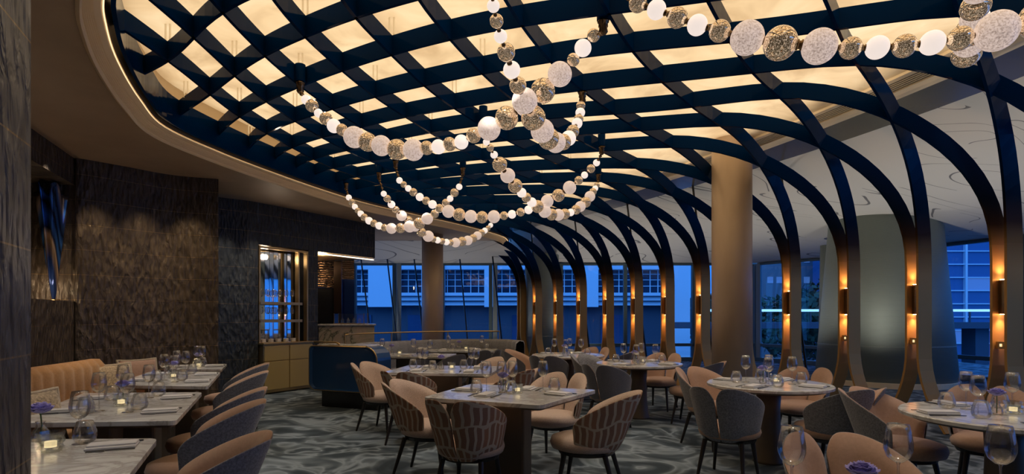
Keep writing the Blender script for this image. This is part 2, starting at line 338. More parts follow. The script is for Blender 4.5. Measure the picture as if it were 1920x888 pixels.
# ------------------------------------------------------------------ room shell
fl=MB(); fl.add([(-9,-4,0),(13.5,-4,0),(13.5,17.6,0),(-9,17.6,0)],[(0,1,2,3)]); struct(fl.build('floor',M_CARPET))
ZG=4.0; ZL_=3.67; ZH_=3.0
def off(k,d,z): p=BL[k]+NB[k]*d; return Vector((p.x,p.y,z))
def inward(P,k):
    a=P[max(0,k-1)]; b=P[min(len(P)-1,k+1)]; t=(b-a); t.z=0; t.normalize(); return Vector((t.y,-t.x,0))
# gold leaf ceiling above the lattice
poly=[p-inward(RING,k)*.25 for k,p in enumerate(RING)]+[off(k,-.97,0) for k in range(len(BL)-1,-1,-1)]
cg=MB(); cg.add([(p.x,p.y,ZG) for p in poly],[tuple(range(len(poly)))]); struct(cg.build('ceiling',M_GOLD_CEIL))
# lower bronze soffit round the oval opening
c0=Vector((1.0,7.2,0)); inner=[];outer=[]
for p in RING:
    d=Vector((p.x,p.y,0))-c0; s=1e9
    if d.x<0: s=min(s,(-9-c0.x)/d.x)
    if d.x>0: s=min(s,(13.5-c0.x)/d.x)
    if d.y>0: s=min(s,(17.35-c0.y)/d.y)
    if d.y<0: s=min(s,(-4-c0.y)/d.y)
    inner.append(Vector((p.x,p.y,ZS))); q=c0+d*s; outer.append(Vector((q.x,q.y,ZS)))
sf=MB(); sf.grid([inner,outer]); 
sf.add([(outer[0].x,-4,ZS),(13.5,-4,ZS),(13.5,inner[0].y,ZS),(inner[0].x,inner[0].y,ZS)],[(0,1,2,3)])
sf.add([(-9,-4,ZS),(outer[0].x,-4,ZS),(-9,outer[10].y,ZS)],[(0,1,2)])
sf.add([(-9,17.35,ZS),(outer[-1].x,17.35,ZS),(-9,13,ZS)],[(0,1,2)])
struct(sf.build('ceiling_soffit',M_SOFFIT))
struct(MB().grid([[Vector((x,15.1,ZS-.004)) for x in (-9,-6,-3,-.5)],[Vector((x,16.2,3.20)) for x in (-9,-6,-3,.1)],[Vector((x,17.36,ZH_)) for x in (-9,-6,-3,.5)]]).build('ceiling_slope',M_PLASTER,uvs=[(k*1.7,j*.8) for j in range(3) for k in range(4)]))
# stepped champagne trim, then the dark mesh reveal
prof=[(-.035,ZS-.02),(-.012,ZS-.035),(0,ZS-.02)]
x,z=0.0,ZS-.01
for k in range(6):
    prof.append((x,z+.012)); prof.append((x+.010,z+.012)); x+=.010; z+=.012
prof+= [(x+.055,z+.03),(x+.06,z+.028)]
rows=[[RING[k]+inward(RING,k)*a+Vector((0,0,b-RING[k].z)) for k in range(len(RING))] for a,b in prof]
struct(MB().grid(rows).build('trim_1',M_TRIM))
xr=x+.06; zr=z+.028
rows=[[RING[k]+inward(RING,k)*xr+Vector((0,0,b-RING[k].z)) for k in range(len(RING))] for b in (zr,3.75,ZG+.02)]
struct(MB().grid(rows).build('trim_2',M_TRIM_DK))
rows=[[RING[k]+inward(RING,k)*a+Vector((0,0,b-RING[k].z)) for k in range(len(RING))] for a,b in ((xr+.035,zr+.03),(xr+.065,zr+.03),(xr+.065,ZL_+.165),(xr+.035,ZL_+.165),(xr+.035,zr+.03))]
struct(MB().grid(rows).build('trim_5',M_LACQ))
rows=[[RING[k]+inward(RING,k)*a+Vector((0,0,b-RING[k].z)) for k in range(len(RING))] for a,b in ((xr-.010,zr-.012),(xr-.001,zr-.014))]
struct(MB().grid(rows).build('trim_6',mat('trim_added_glow',(1,.8,.5),emis=(1,.72,.42),es=1.1)))  # glowing strip added along the top step to brighten the trim
# straight air slot with dark blades, champagne frames, and glossy panels beside it
K=range(0,len(BL))
def strip(name,prof,m,k0=0):
    rows=[[off(k,a,b) for k in K] for a,b in prof]; return struct(MB().grid(rows).build(name,m))
strip('trim_3',[(-1.02,ZG+.01),(-1.02,ZG-.03),(-.95,ZG-.03),(-.95,ZG+.05)],M_TRIM)
strip('trim_4',[(-.68,ZG+.05),(-.68,ZG-.03),(-.60,ZG-.045),(-.50,ZG-.045),(-.50,ZG-.02),(-.44,ZG-.02),(-.44,ZG)],M_TRIM)
strip('ceiling_slot',[(-.955,ZG-.022),(-.953,ZG-.004),(-.66,ZG-.004),(-.655,ZG-.022)],mat('matt_black_void',(.004,.003,.002),0,.9,spec=.05))
gr=MB()
for q in range(6):
    a=-.925+q*.048
    gr.grid([[off(k,a,ZG-.02) for k in K],[off(k,a+.012,ZG-.02) for k in K],[off(k,a+.012,ZG-.010) for k in K],[off(k,a,ZG-.010) for k in K],[off(k,a,ZG-.02) for k in K]])
tag(gr.build('air_grille',M_TRIM),'long bronze linear air grille set in the ceiling beside the lattice','air grille')
strip('ceiling_panel',[(-.45,ZG-.0),(.27,ZG-.03)],M_GLOSSP)

# white grooved plaster sloping down to the window heads
GL=[(13.2,-4),(12.6,1.5),(11.7,6),(10.15,11.2),(8.8,15.6),(7.9,17.2),(6.3,17.4),(3,17.4),(.5,17.4),(-.4,17.4)]
ZH=3.0
def resample(P,n):
    P=[Vector((p[0],p[1],0)) for p in P]; Ls=[0]
    for a,b in zip(P,P[1:]): Ls.append(Ls[-1]+(b-a).length)
    out=[]
    for q in range(n):
        s=Ls[-1]*q/(n-1); k=0
        while k<len(P)-2 and Ls[k+1]<s: k+=1
        t=(s-Ls[k])/(Ls[k+1]-Ls[k]); out.append(P[k]*(1-t)+P[k+1]*t)
    return out
inn=resample([BL[k]+NB[k]*.27 for k in K],60); out_=resample(GL,60)
inn[0]=Vector((6.0,-4,0)) if inn[0].y>0 else inn[0]
rows=[];uvs=[]
for q in range(9):
    t=q/8; zz=ZG-.03-(ZG-.03-ZH)*(t**.8)
    row=[]
    for k in range(60):
        p=inn[k]*(1-t)+out_[k]*t; row.append(Vector((p.x,p.y,zz))); uvs.append((p.x*.55,p.y*1.5-p.x*.2))
    rows.append(row)
struct(MB().grid(rows).build('ceiling_plaster',M_PLASTER,smooth=True,uvs=uvs))

# windows: glass line with head, transom and sill rails; each bay a window
GLINE=[Vector((-8.9,17.4,0))]+[Vector((g[0],g[1],0)) for g in reversed(GL)]
def gx(x): return Vector(((x-CX)*17.4/FPX,17.4,0))
cuts=[Vector((-8.9,17.4,0))]+[gx(x) for x in (560,665,740,830,920,1052,1172,1300,1416)]+[Vector((8.8,15.6,0)),Vector((9.47,13.4,0)),Vector((10.15,11.2,0)),Vector((10.9,8.6,0)),Vector((11.7,6,0)),Vector((12.15,3.7,0)),Vector((12.6,1.5,0)),Vector((12.9,-1.3,0)),Vector((13.2,-4,0))]
for k,(a,b) in enumerate(zip(cuts,cuts[1:])):
    w=struct(empty('window_%d'%(k+1),a)); t=(b-a).normalized(); ang=math.atan2(t.y,t.x); L_=(b-a).length
    w.rotation_euler=(0,0,ang)
    MB().box((L_/2,0,(ZH+.1)/2+.08),(L_-.05,.015,ZH-.05)).build('pane',M_PANE,w)
    fr=MB()
    fr.box((0,0,ZH/2),(.11,.16,ZH),mi=0); fr.box((L_/2,-.02,.50),(L_,.12,.09)); fr.box((L_/2,0,.06),(L_,.2,.12)); fr.box((L_/2,0,ZH-.03),(L_,.14,.06))
    fr.build('window_frame',M_FRAME,w,bevel=.008)
    if k in (3,5,8,9): MB().box((.14 if k!=8 else .3,-.04,ZH/2),(.14,.10,ZH)).build('pilaster',M_STONESILL,w,bevel=.01)
# wall behind the camera and at the far left
wb=MB(); wb.add([(-9,-4,0),(13.4,-4,0),(13.4,-4,4.1),(-9,-4,4.1)],[(0,1,2,3)]); struct(wb.build('wall_back',M_WALL,uvs=[(0,0),(22,0),(22,4.1),(0,4.1)]))

# ------------------------------------------------------------------ left walls
def wall_strip(name,pts,z0,z1,m,thick=.12,n=1,nz=1):
    # vertical wall along a plan polyline with UVs in metres
    P2=[Vector((p[0],p[1],0)) for p in pts]; u=[0]
    for a,b in zip(P2,P2[1:]): u.append(u[-1]+(b-a).length)
    vs=[];uv=[]
    for z in (z0,z1):
        for p,uu in zip(P2,u): vs.append((p.x,p.y,z)); uv.append((uu,z))
    nn=len(P2); fs=[(k,k+1,nn+k+1,nn+k) for k in range(nn-1)]
    o=MB().add(vs,fs).build(name,m,smooth=nn>4,uvs=uv)
    if thick: md=o.modifiers.new('solid','SOLIDIFY'); md.thickness=thick; md.offset=-1
    return struct(o)
# near curved pillar at the left edge of the view
pil=[(-.9,-.6),(-1.02,.2),(-1.16,.8),(-1.27,1.2),(-1.386,1.53),(-1.485,1.745),(-1.60,1.84),(-1.78,1.91),(-2.7,1.95)]
wall_strip('wall_near',pil,0,ZS+.0,M_PILLAR,thick=0)
# feature wall: straight run with a niche, rounded return, then the end edge
WA=Vector((-4.6,4.6,0)); WBp=Vector((-5.62,7.32,0)); WC=Vector((-4.31,8.30,0))
wd=(WBp-WA).normalized(); 
n0=Vector((wd.y,-wd.x,0))          # into the room
niA=WA+wd*1.35; niB=WA+wd*2.80     # niche opening
NZ0,NZ1=1.58,3.06
back0=WA-wd*4.5
def seg_wall(name,a,b,z0,z1,u0=0,m=M_WALL): 
    Ln=(b-a).length
    o=MB().add([(a.x,a.y,z0),(b.x,b.y,z0),(b.x,b.y,z1),(a.x,a.y,z1)],[(0,1,2,3)]).build(name,m,uvs=[(u0,z0),(u0+Ln,z0),(u0+Ln,z1),(u0,z1)]); return struct(o)
u=0
seg_wall('wall_left',back0,niA,0,ZS,0)
ua=(niA-back0).length; ub=ua+(niB-niA).length
seg_wall('wall_left_low',niA,niB,0,NZ0,ua); seg_wall('wall_left_high',niA,niB,NZ1,ZS,ua)
curve=[niB,niB+wd*.25]
# rounded inner corner
ce=bez([(niB.x+wd.x*.05,niB.y+wd.y*.05),(WBp.x+.10,WBp.y-.12),(WBp.x+.38,WBp.y+.22),(-4.85,8.05),(WC.x,WC.y)],7)
wall_strip('wall_corner',[(niB.x,niB.y)]+[(p[0],p[1]) for p in ce],0,ZS,M_WALL,thick=0)
nb=-n0*.45
q=[niA,niA+nb,niB+nb,niB]
o=MB(); uvn=[]
vs=[];fs=[]
for k in range(3):
    a,b=q[k],q[k+1]; s=len(vs); vs+=[(a.x,a.y,NZ0),(b.x,b.y,NZ0),(b.x,b.y,NZ1),(a.x,a.y,NZ1)]; Ln=(b-a).length; uvn+=[(k*2,NZ0),(k*2+Ln,NZ0),(k*2+Ln,NZ1),(k*2,NZ1)]; fs.append((s,s+1,s+2,s+3))
for z in (NZ0,NZ1):
    s=len(vs); vs+=[(p.x,p.y,z) for p in q]; uvn+=[(0,0),(0,.4),(1,.4),(1,0)]; fs.append((s,s+1,s+2,s+3))
struct(o.add(vs,fs).build('wall_niche',M_WALL,uvs=uvn))
# return edge at the end of the feature wall, and the darker wall set back behind it
wall_strip('wall_return',[(WC.x,WC.y),(WC.x-.02,WC.y+.03),(-5.0,9.15)],0,ZS,M_WALL2,thick=0)
VA=(-5.3,8.95); 
VW=bez([(-5.35,9.0),(-5.02,9.5),(-4.62,9.85),(-4.50,10.02)],6)
wall_strip('wall_middle',VW,0,ZS,M_WALL2,thick=0)
def lerp2(a,b,t): return (a[0]+(b[0]-a[0])*t,a[1]+(b[1]-a[1])*t)
BARW0=(-4.50,10.02); BARW1=(-3.10,12.35)     # line of the bar wall (x 487..702)
def bw(x):   # point of that line under pixel column x
    k=(x-CX)/FPX; a=BARW0; b=BARW1
    # a.x+t dx = k (a.y + t dy)
    t=(k*a[1]-a[0])/((b[0]-a[0])-k*(b[1]-a[1])); return Vector((*lerp2(a,b,t),0))
def zat(x,y): p=bw(x); return EYE+(CY-y)*p.y/FPX
ZN=2.66
seg_wall('wall_bar_high',bw(484.5),bw(703),ZN,ZS,3,M_WALL2)
seg_wall('wall_bar_pier',bw(578),bw(596),0,ZN,1,M_WALL2)
wall_strip('wall_bar_side',[tuple(bw(596))[:2],(bw(596).x-.8,bw(596).y+.5)],0,ZN,M_WALL2,thick=0)
struct(MB().add([(bw(484).x,bw(484).y,ZN),(bw(703).x,bw(703).y,ZN),(bw(703).x-1.6,bw(703).y+.7,ZN),(bw(484).x-.9,bw(484).y+.6,ZN)],[(0,1,2,3)]).build('ceiling_bar',M_WALL2))
wall_strip('wall_bar_end',[tuple(bw(703))[:2],(bw(703).x-1.6,bw(703).y+.9)],ZN,ZS,M_WALL2,thick=0)
# shallow recess behind the glass shelves
rd=Vector((-.86,.52,0))*.42
a,b=bw(483.5),bw(578)
wall_strip('wall_shelf_recess',[tuple(a)[:2],tuple(a+rd)[:2],tuple(b+rd)[:2],tuple(b)[:2]],0,ZN,M_BLACK,thick=0)

# ------------------------------------------------------------------ columns
def column(pt,r,z1,label,m=M_COLUMN,r2=None,z0=0,seam=None,name='round_column'):
    root=empty(name,(pt[0],pt[1],0)); tag(root,label,'column')
    MB().lathe([(r,z0),(r2 or r,z1)],64).build('shaft',m,root,smooth=True)
    MB().lathe([(r+.012,0),(r+.012,.10),(r,.105)],64).build('base_ring',M_TRIM,root,smooth=False)
    if seam: MB().lathe([((r+.001)+((r2 or r)-r)*(seam/z1)+.006,seam-.012),((r+.001)+((r2 or r)-r)*(seam/z1)+.006,seam+.012)],64).build('joint_ring',m,root)
    return root
column(((1372-CX)*8.4/FPX,8.4),.284,ZG,'champagne round column standing nearest, amid the tables under the lattice edge')
column(((811-CX)*14/FPX,14),.262,ZS,'slim champagne round column behind the grey sofa, far left of the windows')
column(((1656-CX)*11.9/FPX,11.9),1.28,3.62,'huge tapering grey-green metal column between the ribs and right windows',M_GREYCOL,.99,seam=.80,name='tapered_column')
column(((1553-CX)*13.4/FPX,13.4),.22,3.06,'slim grey-green metal column just left of the huge tapered column',M_GREYCOL,.17,seam=.75,name='tapered_column')
column(((1016-CX)*16.85/FPX,16.85),.53,3.2,'grey-green metal column seen far off between the leftmost ribs',M_GREYCOL,.50,seam=.80,name='tapered_column')

# ------------------------------------------------------------------ the blue rib lattice
ZL=3.67; Z1=2.0; Q0=6.7; PW=2.4
def inside(x,y):
    P_=[(p.x,p.y) for p in RING]+[(off(k,.5,0).x,off(k,.5,0).y) for k in range(len(BL)-1,-1,-1)]
    c=False; n=len(P_)
    for a in range(n):
        x1,y1=P_[a]; x2,y2=P_[a-1]
        if (y1>y)!=(y2>y) and x<(x2-x1)*(y-y1)/(y2-y1)+x1: c=not c
    return c
def edge_fill(o,i_):      # rib end running into the reveal of the oval opening, dropping to meet the trim
    a,b=0.0,1.0
    for _ in range(14):
        m_=(a+b)/2; X=o[0]+(i_[0]-o[0])*m_; Y=o[1]+(i_[1]-o[1])*m_
        if inside(X,Y): b=m_
        else: a=m_
    X=o[0]+(i_[0]-o[0])*b; Y=o[1]+(i_[1]-o[1])*b; U=Vector((0,0,1))
    return [(Vector((X,Y,ZL)),U,.165)]
def rib_path(kind,i):      # kind 'A': runs along i with fixed j=9-i ; 'B': runs along j with fixed i ; ends at foot i
    j9=9-i; sgn=-1 if kind=='A' else 1
    foot=base_pt(i)+base_tan(i)*sgn*.075; pf=plan(i,j9); cor=Vector((foot.x-pf[0],foot.y-pf[1],0))
    pts=[]; nr=base_nrm(i); tg=base_tan(i)
    q=-11.0; seq=[]; last=None
    while q<Q0: seq.append((q,None)); q+=.25
    for s in range(0,19): th=PI/2*s/18; seq.append((Q0+(9-Q0)*math.sin(th)**(2/PW),th))
    for q,th in seq:
        if kind=='A': ii,jj=q-j9,j9
        else: ii,jj=i,q-i
        X,Y=plan(ii,jj)
        w=min(1,max(0,(q-6.5)/2.5)); w=w*w*(3-2*w)
        X+=cor.x*w; Y+=cor.y*w
        z=ZL if th is None else Z1+(ZL-Z1)*max(0,math.cos(th))**(2/PW)
        f=0 if th is None else th
        n=Vector((0,0,1))*math.cos(f)+nr*math.sin(f)
        if th is None and not inside(X,Y): pts=[]; last=(X,Y); continue
        if not pts and last: pts+=edge_fill(last,(X,Y))
        pts.append((Vector((X,Y,z)),n,.165+.05*(f/(PI/2))))
    fp=pts[-1][0]
    for s in range(1,15):
        z=Z1*(1-s/14); fl=max(0,(.95-z)/.95)**2*.34
        pts.append((Vector((fp.x,fp.y,z))+tg*sgn*fl+nr*0,nr.copy(),.215))
    return pts
lat=empty('lattice_canopy',(1,8,3.6)); tag(lat,'midnight blue lacquered rib lattice arching overhead and down to bronze feet along the windows','ceiling lattice')
def rib_mesh(pts,th=.028):
    rows=[[],[],[],[]]
    for k,(p,n,d) in enumerate(pts):
        t=(pts[min(k+1,len(pts)-1)][0]-pts[max(k-1,0)][0]).normalized()
        n=(n-t*n.dot(t)).normalized(); s=t.cross(n).normalized()*th/2
        for r,v in zip(rows,(p-s,p+s,p+s+n*d,p-s+n*d)): r.append(v)
    m=MB(); m.grid([rows[0],rows[1],rows[2],rows[3],rows[0]])
    m.add([r[0] for r in rows],[(0,1,2,3)]); m.add([r[-1] for r in rows],[(3,2,1,0)])
    led=None
    return m,led
LC=Vector((-1,-8,-3.6))
for kind in 'AB':
    for i in (range(-6,10) if kind=='A' else range(-6,10)):
        pts=rib_path(kind,i)
        if len(pts)<6: continue
        m,led=rib_mesh(pts)
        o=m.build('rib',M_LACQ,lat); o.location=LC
# ribs that run only overhead (their feet lie outside the built wall)
def flat_rib(kind,c):
    pts=[]; q=-12; last=None
    while q<9.0:
        X,Y=plan(q,c) if kind=='A' else plan(c,q)
        if inside(X,Y):
            if not pts and last: pts+=edge_fill(last,(X,Y))
            pts.append((Vector((X,Y,ZL)),Vector((0,0,1)),.165))
        elif len(pts)>3: pts+=edge_fill((X,Y),last); break
        else: pts=[]
        last=(X,Y)
        q+=.25
    return pts
for kind,cs in (('A',(-1,-2,-3,-4,-5,-6)),('B',(-7,-8))):
    for c in cs:
        pts=flat_rib(kind,c)
        if len(pts)>3:
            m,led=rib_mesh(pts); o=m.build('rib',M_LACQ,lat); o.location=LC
# hanger rods: two slim rods above every second crossing
rod_nodes=0
for i in range(-5,7):
    for j in range(-4,9):
        if (i+j)%2 or i+j>6: continue
        X,Y=plan(i,j)
        if not inside(X,Y) or Y<.8 or rod_nodes>=40: continue
        if i in(-2,) and j==0: pass
        rod_nodes+=1
        m=MB()
        for s in (-.02,.02): m.tube([(X+s,Y,ZL+.15),(X+s,Y,ZG)],.008,6)
        o=m.build('hanger_rod',M_ROD,lat); o.location=LC
# up-and-down sconces between the two ribs of each foot
SCN={6:'third',5:'',}
sl=['nearest the camera at far right','second from the right','in front of the huge grey column','just right of the nearest champagne column','hidden edge behind the nearest champagne column','just left of the nearest champagne column','second left of the nearest champagne column','third left of the nearest champagne column','fourth left of the nearest champagne column','fifth left of the nearest champagne column','sixth left of the nearest champagne column','leftmost of the row, before the far grey column']
def make_sconce():
    r=empty('wall_sconce')
    m=MB(); m.box((0,0,0),(.07,.105,.37)); m.build('body',M_BRONZE,r,bevel=.006)
    for z in (.188,-.188): MB().box((0,0,z),(.05,.085,.008)).build('light_slot',M_LEDS,r)
    return r
M_LEDS=mat('sconce_lamp',(1,.8,.5),emis=(1,.66,.34),es=14)
proto=make_sconce()
for k,i in enumerate(range(6,-6,-1)):
    bp=base_pt(i); tg=base_tan(i); nr=base_nrm(i); c=bp+nr*.10
    ang=math.atan2(nr.y,nr.x)
    place(proto,(c.x,c.y,1.60),ang,'bronze up-and-down sconce between paired ribs, '+sl[k],'wall lamp','sconces between the ribs')
    for sz in (1,-1):
        lamp('sconce_lamp','SPOT',(c.x,c.y,1.60+sz*.20),6.5,(1,.62,.30),target=(c.x-nr.x*.02,c.y-nr.y*.02,1.60+sz*2),size=.02,angle=115,blend=.9)
# leaning stay rods in front of the windows
st=[(676,478,690,590,16.9),(724,468,743,630,16.9),(774,463,790,600,16.9),(860,462,876,632,16.9),(921,457,942,649,16.6),(996,435,1015,658,16.0),(1077,405,1103,637,15.0),(1176,382,1206,620,13.0),(1299,348,1333,640,11.2),(1461,300,1500,600,9.9)]
nm=['by the bar counter','left of the slim far column','touching the left of the slim far column','right of the slim far column','left of the far grey column','right of the far grey column','second right of the far grey column','fourth window bay, nearer the camera','left of the nearest champagne column','right of the nearest champagne column']
for (x0,y0,x1,y1,D),l in zip(st,nm):
    a=px(x0,y0,D); b=px(x1,y1,D); t=(b-a); t=t/abs(t.z); e=a+t*(a.z-.0); s=a-t*.25
    o=MB().tube([s,e],.022,8).build('stay_rod',M_BLACK); tag(o,'thin black leaning stay rod before the windows, '+l,'rod','leaning stay rods')

# ------------------------------------------------------------------ bead-necklace chandeliers
def globe_meshes():
    out={}
    for nm,m in (('F',M_FROST),('S',M_FROSTS),('C',M_CRACK)):
        b=MB(); pr=[]
        for k in range(0,21):
            a=-PI/2+PI*k/20; pr.append((max(0,math.cos(a)),math.sin(a)*.97))
        b.lathe(pr,28); o=b.build('globe',m,smooth=True); out[nm]=o.data; bpy.data.objects.remove(o)
    c=MB().lathe([(.55,-.5),(.8,-.42),(.8,-.2),(.6,-.12),(.6,.12),(.8,.2),(.8,.42),(.55,.5)],14); o=c.build('collar',M_BRONZE,smooth=True); out['collar']=o.data; bpy.data.objects.remove(o)
    return out
GM=globe_meshes()
def strand(beads,D0,D1,label,top0=None,top1=None,first='S'):
    # beads: (px,py,r_px) along the strand; distance runs from D0 to D1
    n=len(beads); pts=[]; Ls=[0]
    for k in range(1,n): Ls.append(Ls[-1]+math.hypot(beads[k][0]-beads[k-1][0],beads[k][1]-beads[k-1][1]))
    for k,(x,y,r) in enumerate(beads):
        t=Ls[k]/Ls[-1]; D=1/((1-t)/D0+t/D1); pts.append((px(x,y,D),r*D/FPX))
    mid=pts[n//2][0]; root=empty('bead_chandelier',(mid.x,mid.y,ZL)); O=Vector((mid.x,mid.y,ZL)); tag(root,label,'chandelier','glass bead chandeliers')
    ends=[]
    for k,(p,r) in enumerate(pts):
        frost=(k%2==0)==(first!='C')
        key='C' if not frost else ('F' if r>.072 else 'S')
        o=bpy.data.objects.new('glass_globe',GM[key]); COL.objects.link(o); o.parent=root; o.location=p-O
        a=pts[max(0,k-1)][0]; b=pts[min(n-1,k+1)][0]; o.rotation_euler=(b-a).to_track_quat('Z','Y').to_euler()
        o.scale=(r,r,r)
        if k<n-1:
            q,r2=pts[k+1]; d=(q-p); L_=d.length; d.normalize()
            s=p+d*(r*.93); e=q-d*(r2*.93); g=(e-s).length
            if (e-s).dot(d)<.012: 
                c=(p+d*r+q-d*r2)/2; g=.016
            else: c=(s+e)/2
            cr=min(r,r2)*.40
            o=bpy.data.objects.new('collar',GM['collar']); COL.objects.link(o); o.parent=root; o.location=c-O
            o.rotation_euler=d.to_track_quat('Z','Y').to_euler(); o.scale=(cr,cr,g+.01)
    for which,top in ((0,top0),(1,top1)):
        if top is None: continue
        p,r=pts[0] if which==0 else pts[-1]
        D=p.y if len(top)<3 else top[2]
        c=Vector(((top[0]-CX)*D/FPX,D,ZL))
        MB().lathe([(0,.166),(.05,.166),(.05,0),(0,0)],18).build('node_sleeve',M_LACQ,root,smooth=False,loc=c-O)
        m=MB(); m.lathe([(.0,.0),(.04,.0),(.045,-.015),(.035,-.02),(.038,-.05),(.03,-.06),(.036,-.09),(.022,-.11),(0,-.11)],18)
        m.build('canopy',M_BRONZE,root,smooth=True,loc=c-O)
        a=c-Vector((0,0,.10)); e=p; v=e-a; nb=max(2,int(v.length/.05)); m=MB(); m.tube([a-O,e-O],.009,8)
        for q in range(nb):
            t=(q+.5)/nb; cc=a+v*t-O; m.lathe([(0,-.02),(.018,-.012),(.024,0),(.018,.012),(0,.02)],10,c=cc)
        m.build('chain_link',M_BRONZE,root,smooth=True)
C1=[(574,187,9),(585,198,12),(597,212,8),(611,222,12),(626,236,13),(641,243,11),(664,257,20),(689,266,17.5),(715,273,19),(744,280,19),(775,281,20),(800,277,13),(822,275,13.5),(843,270,13),(865,266,13.5),(888,254,14),(917,241,22),(950,221,22),(986,196,22),(1018,170,23),(1049.5,139,23),(1075,112,12),(1093,90,16),(1113,66,12.5)]
strand(C1,5.5,4.45,'long glass bead garland sweeping across the centre from the left lattice to the upper middle',(563,163),(1131,28,4.35))
C2=[(922,-18,11),(925,11,12),(931,39.5,13),(938.5,68,12.5),(949,98,17),(959.5,131,16),(971,160,16),(983.5,189,24),(1000,221,23),(1017,245,22),(1029,260,20),(1042,267,19),(1056,266,15),(1066,259,14),(1074,246,12),(1082,231,10),(1085,223,9),(1088,211,9),(1089,198,8.5)]
strand(C2,3.6,5.7,'glass bead garland dropping from the top edge and hooking up to the right',None,(1092,172,5.75),first='C')
C3a=[(912,266,6.5),(919,277,7),(926.5,290,7),(937,308,14),(952,329,14),(966,348,13.5),(978,361,9),(987,370,9),(997,379,9),(1008,387,12),(1021.5,396,12),(1034.5,402,11),(1047,402.5,11),(1059,401,10),(1070,398,7),(1080,393,9),(1088,387,10),(1098,379,10),(1106,368,10),(1112,359,7),(1116,353,5.5),(1119,347,5.5)]
strand(C3a,6.7,9.0,'glass bead garland hooking right below the centre, its lower end nearest the window ribs',(906,238,6.6),(1122,334,9.1))
C3b=[(749,338,6),(757,345.5,6),(765.5,353,6),(775,360,7.5),(787,369,7.5),(799,376,7.5),(811,383,8),(824,390,8),(841,396,12),(861,402,12),(883,405.5,12),(904,407,11.5),(926,406,12),(945,404,8),(960,401.5,8),(976,397.5,8),(991,393,8),(1008,387,12),(1026,377,12),(1047,366,12),(1068,351.5,12.5),(1085,338,8),(1096,328,6.5),(1108,316,8),(1118.5,305,6.5)]
strand(C3b,8.2,7.7,'glass bead garland hanging widest and shallow behind the hooked ones, centre',(742,322,8.3),(1128,292,7.6),first='S')
C4=[(719.5,363,5.5),(726,372,7),(734,383,7),(742,393,7),(753,404,10),(766,413,8),(778,424,10),(790,435,9),(803,442.5,10.5),(812.5,448,6),(820.5,450,6),(829,452,6),(837,453.5,6),(845,454.5,6),(854,454.5,9),(866,452.5,9),(877,450.5,9),(887,446.5,8),(895,441.5,8),(902.5,436.5,7),(909,432,5.5),(915,427.5,5),(920,422,4.5)]
strand(C4,9.0,12.0,'lowest glass bead garland, its bottom loop in front of the slim far column',(711,343,9.0),(930,400,12.2))
C5=[(654,370,5.5),(660,379,6.5),(665.5,387.5,5.5),(670.5,394.5,5.5),(676.5,400.5,6),(683,407,7),(692,413.5,7),(701,418.5,7),(711,423,7),(721,426.5,7),(734,428,10),(751,427.5,9.5),(768,424.5,11),(786,418.5,11),(801,409.5,11),(815,400.5,8),(824,390.5,8),(836,380,7.5),(844,372,6),(852,361,8),(861,350,6)]
strand(C5,9.6,8.8,'leftmost far glass bead garland, hanging nearest the marble bar',(649,350,9.7),(868,330,8.7))
C6=[(1196,6,17),(1231,18,18),(1270,33,19),(1307.5,47,19),(1349.5,58,20),(1401,71,31),(1463,81,31),(1536.5,87,32),(1595,90,20),(1645,89,21),(1696,86,21),(1748,80,22),(1800,72,22),(1869,58,36),(1948,36,34),(2020,5,26)]
C6=[(1140,-25,15)]+C6
strand(C6,3.5,2.75,'biggest and nearest glass bead garland running along the top right',None,None)
C7=[(1833,-22,16),(1829,13,22),(1827,36,22),(1820,62,24),(1817,82,26),(1813,100,28.5)]
# seen nearly end-on: the beads come towards the camera
def endon():
    pts=[(1829,13,3.25),(1827,35,3.42),(1822,58,3.6),(1817,80,3.8),(1812,101,4.05)]
    return [(x,y,.075*FPX/d if k<2 else .092*FPX/d) for k,(x,y,d) in enumerate(pts)]
strand([(1834,-20,25)]+endon(),3.1,4.1,'glass bead garland seen end-on crossing behind the nearest one at far right',None,None)

# ------------------------------------------------------------------ chairs
def petal(side,outer,innerm,parent,big=1.0,zt=.82):
    # one half of the cleft shell back; side=+1/-1; local front of the chair is +Y
    nu,nv=18,12; 
    def top(u):   # rounded lobe near the cleft, sweeping down to the arm
        a=u
        lobe=(1-max(0,(.15-a)/.15)**2.6*.22)
        down=1-.50*max(0,(a-.22)/.78)**1.5
        end=1-max(0,(a-.93)/.07)**2*.10
        return .36+(zt-.36)*lobe*down*end if a>=.22 else .36+(zt-.36)*lobe
    def pt(u,v,inn):
        phi=R(1.2+u*105)
        zb=.33+.05*u; z=zb+(top(u)-zb)*v
        edge=min(1,(1-v)*7)*min(1,(1-u)*9+.05)*min(1,u*10+.05); edge=edge**.5
        th=.052*edge
        r=.222+.092*((z-.33)/.5)**1.1+ .012*math.sin(PI*min(1,u*2.2))
        if v<.25: r-= .05*(1-v/.25)**2
        if inn: r-=th
        else: r+=.002
        x=side*math.sin(phi)*r*1.04; y=-math.cos(phi)*r
        # lean the back outward
        y-=.10*max(0,math.cos(phi))*((z-.33)/.5)
        return (x,y,z)
    for inn,mm,nm in ((0,outer,'back_shell'),(1,innerm,'back_cushion')):
        rows=[[pt(a/nu,b/nv,inn) for a in range(nu+1)] for b in range(nv+1)]
        o=MB().grid(rows).build(nm,mm,parent,smooth=True)
        md=o.modifiers.new('solid','SOLIDIFY'); md.thickness=.006; md.offset=0
        sb=o.modifiers.new('sub','SUBSURF'); sb.levels=1; sb.render_levels=1
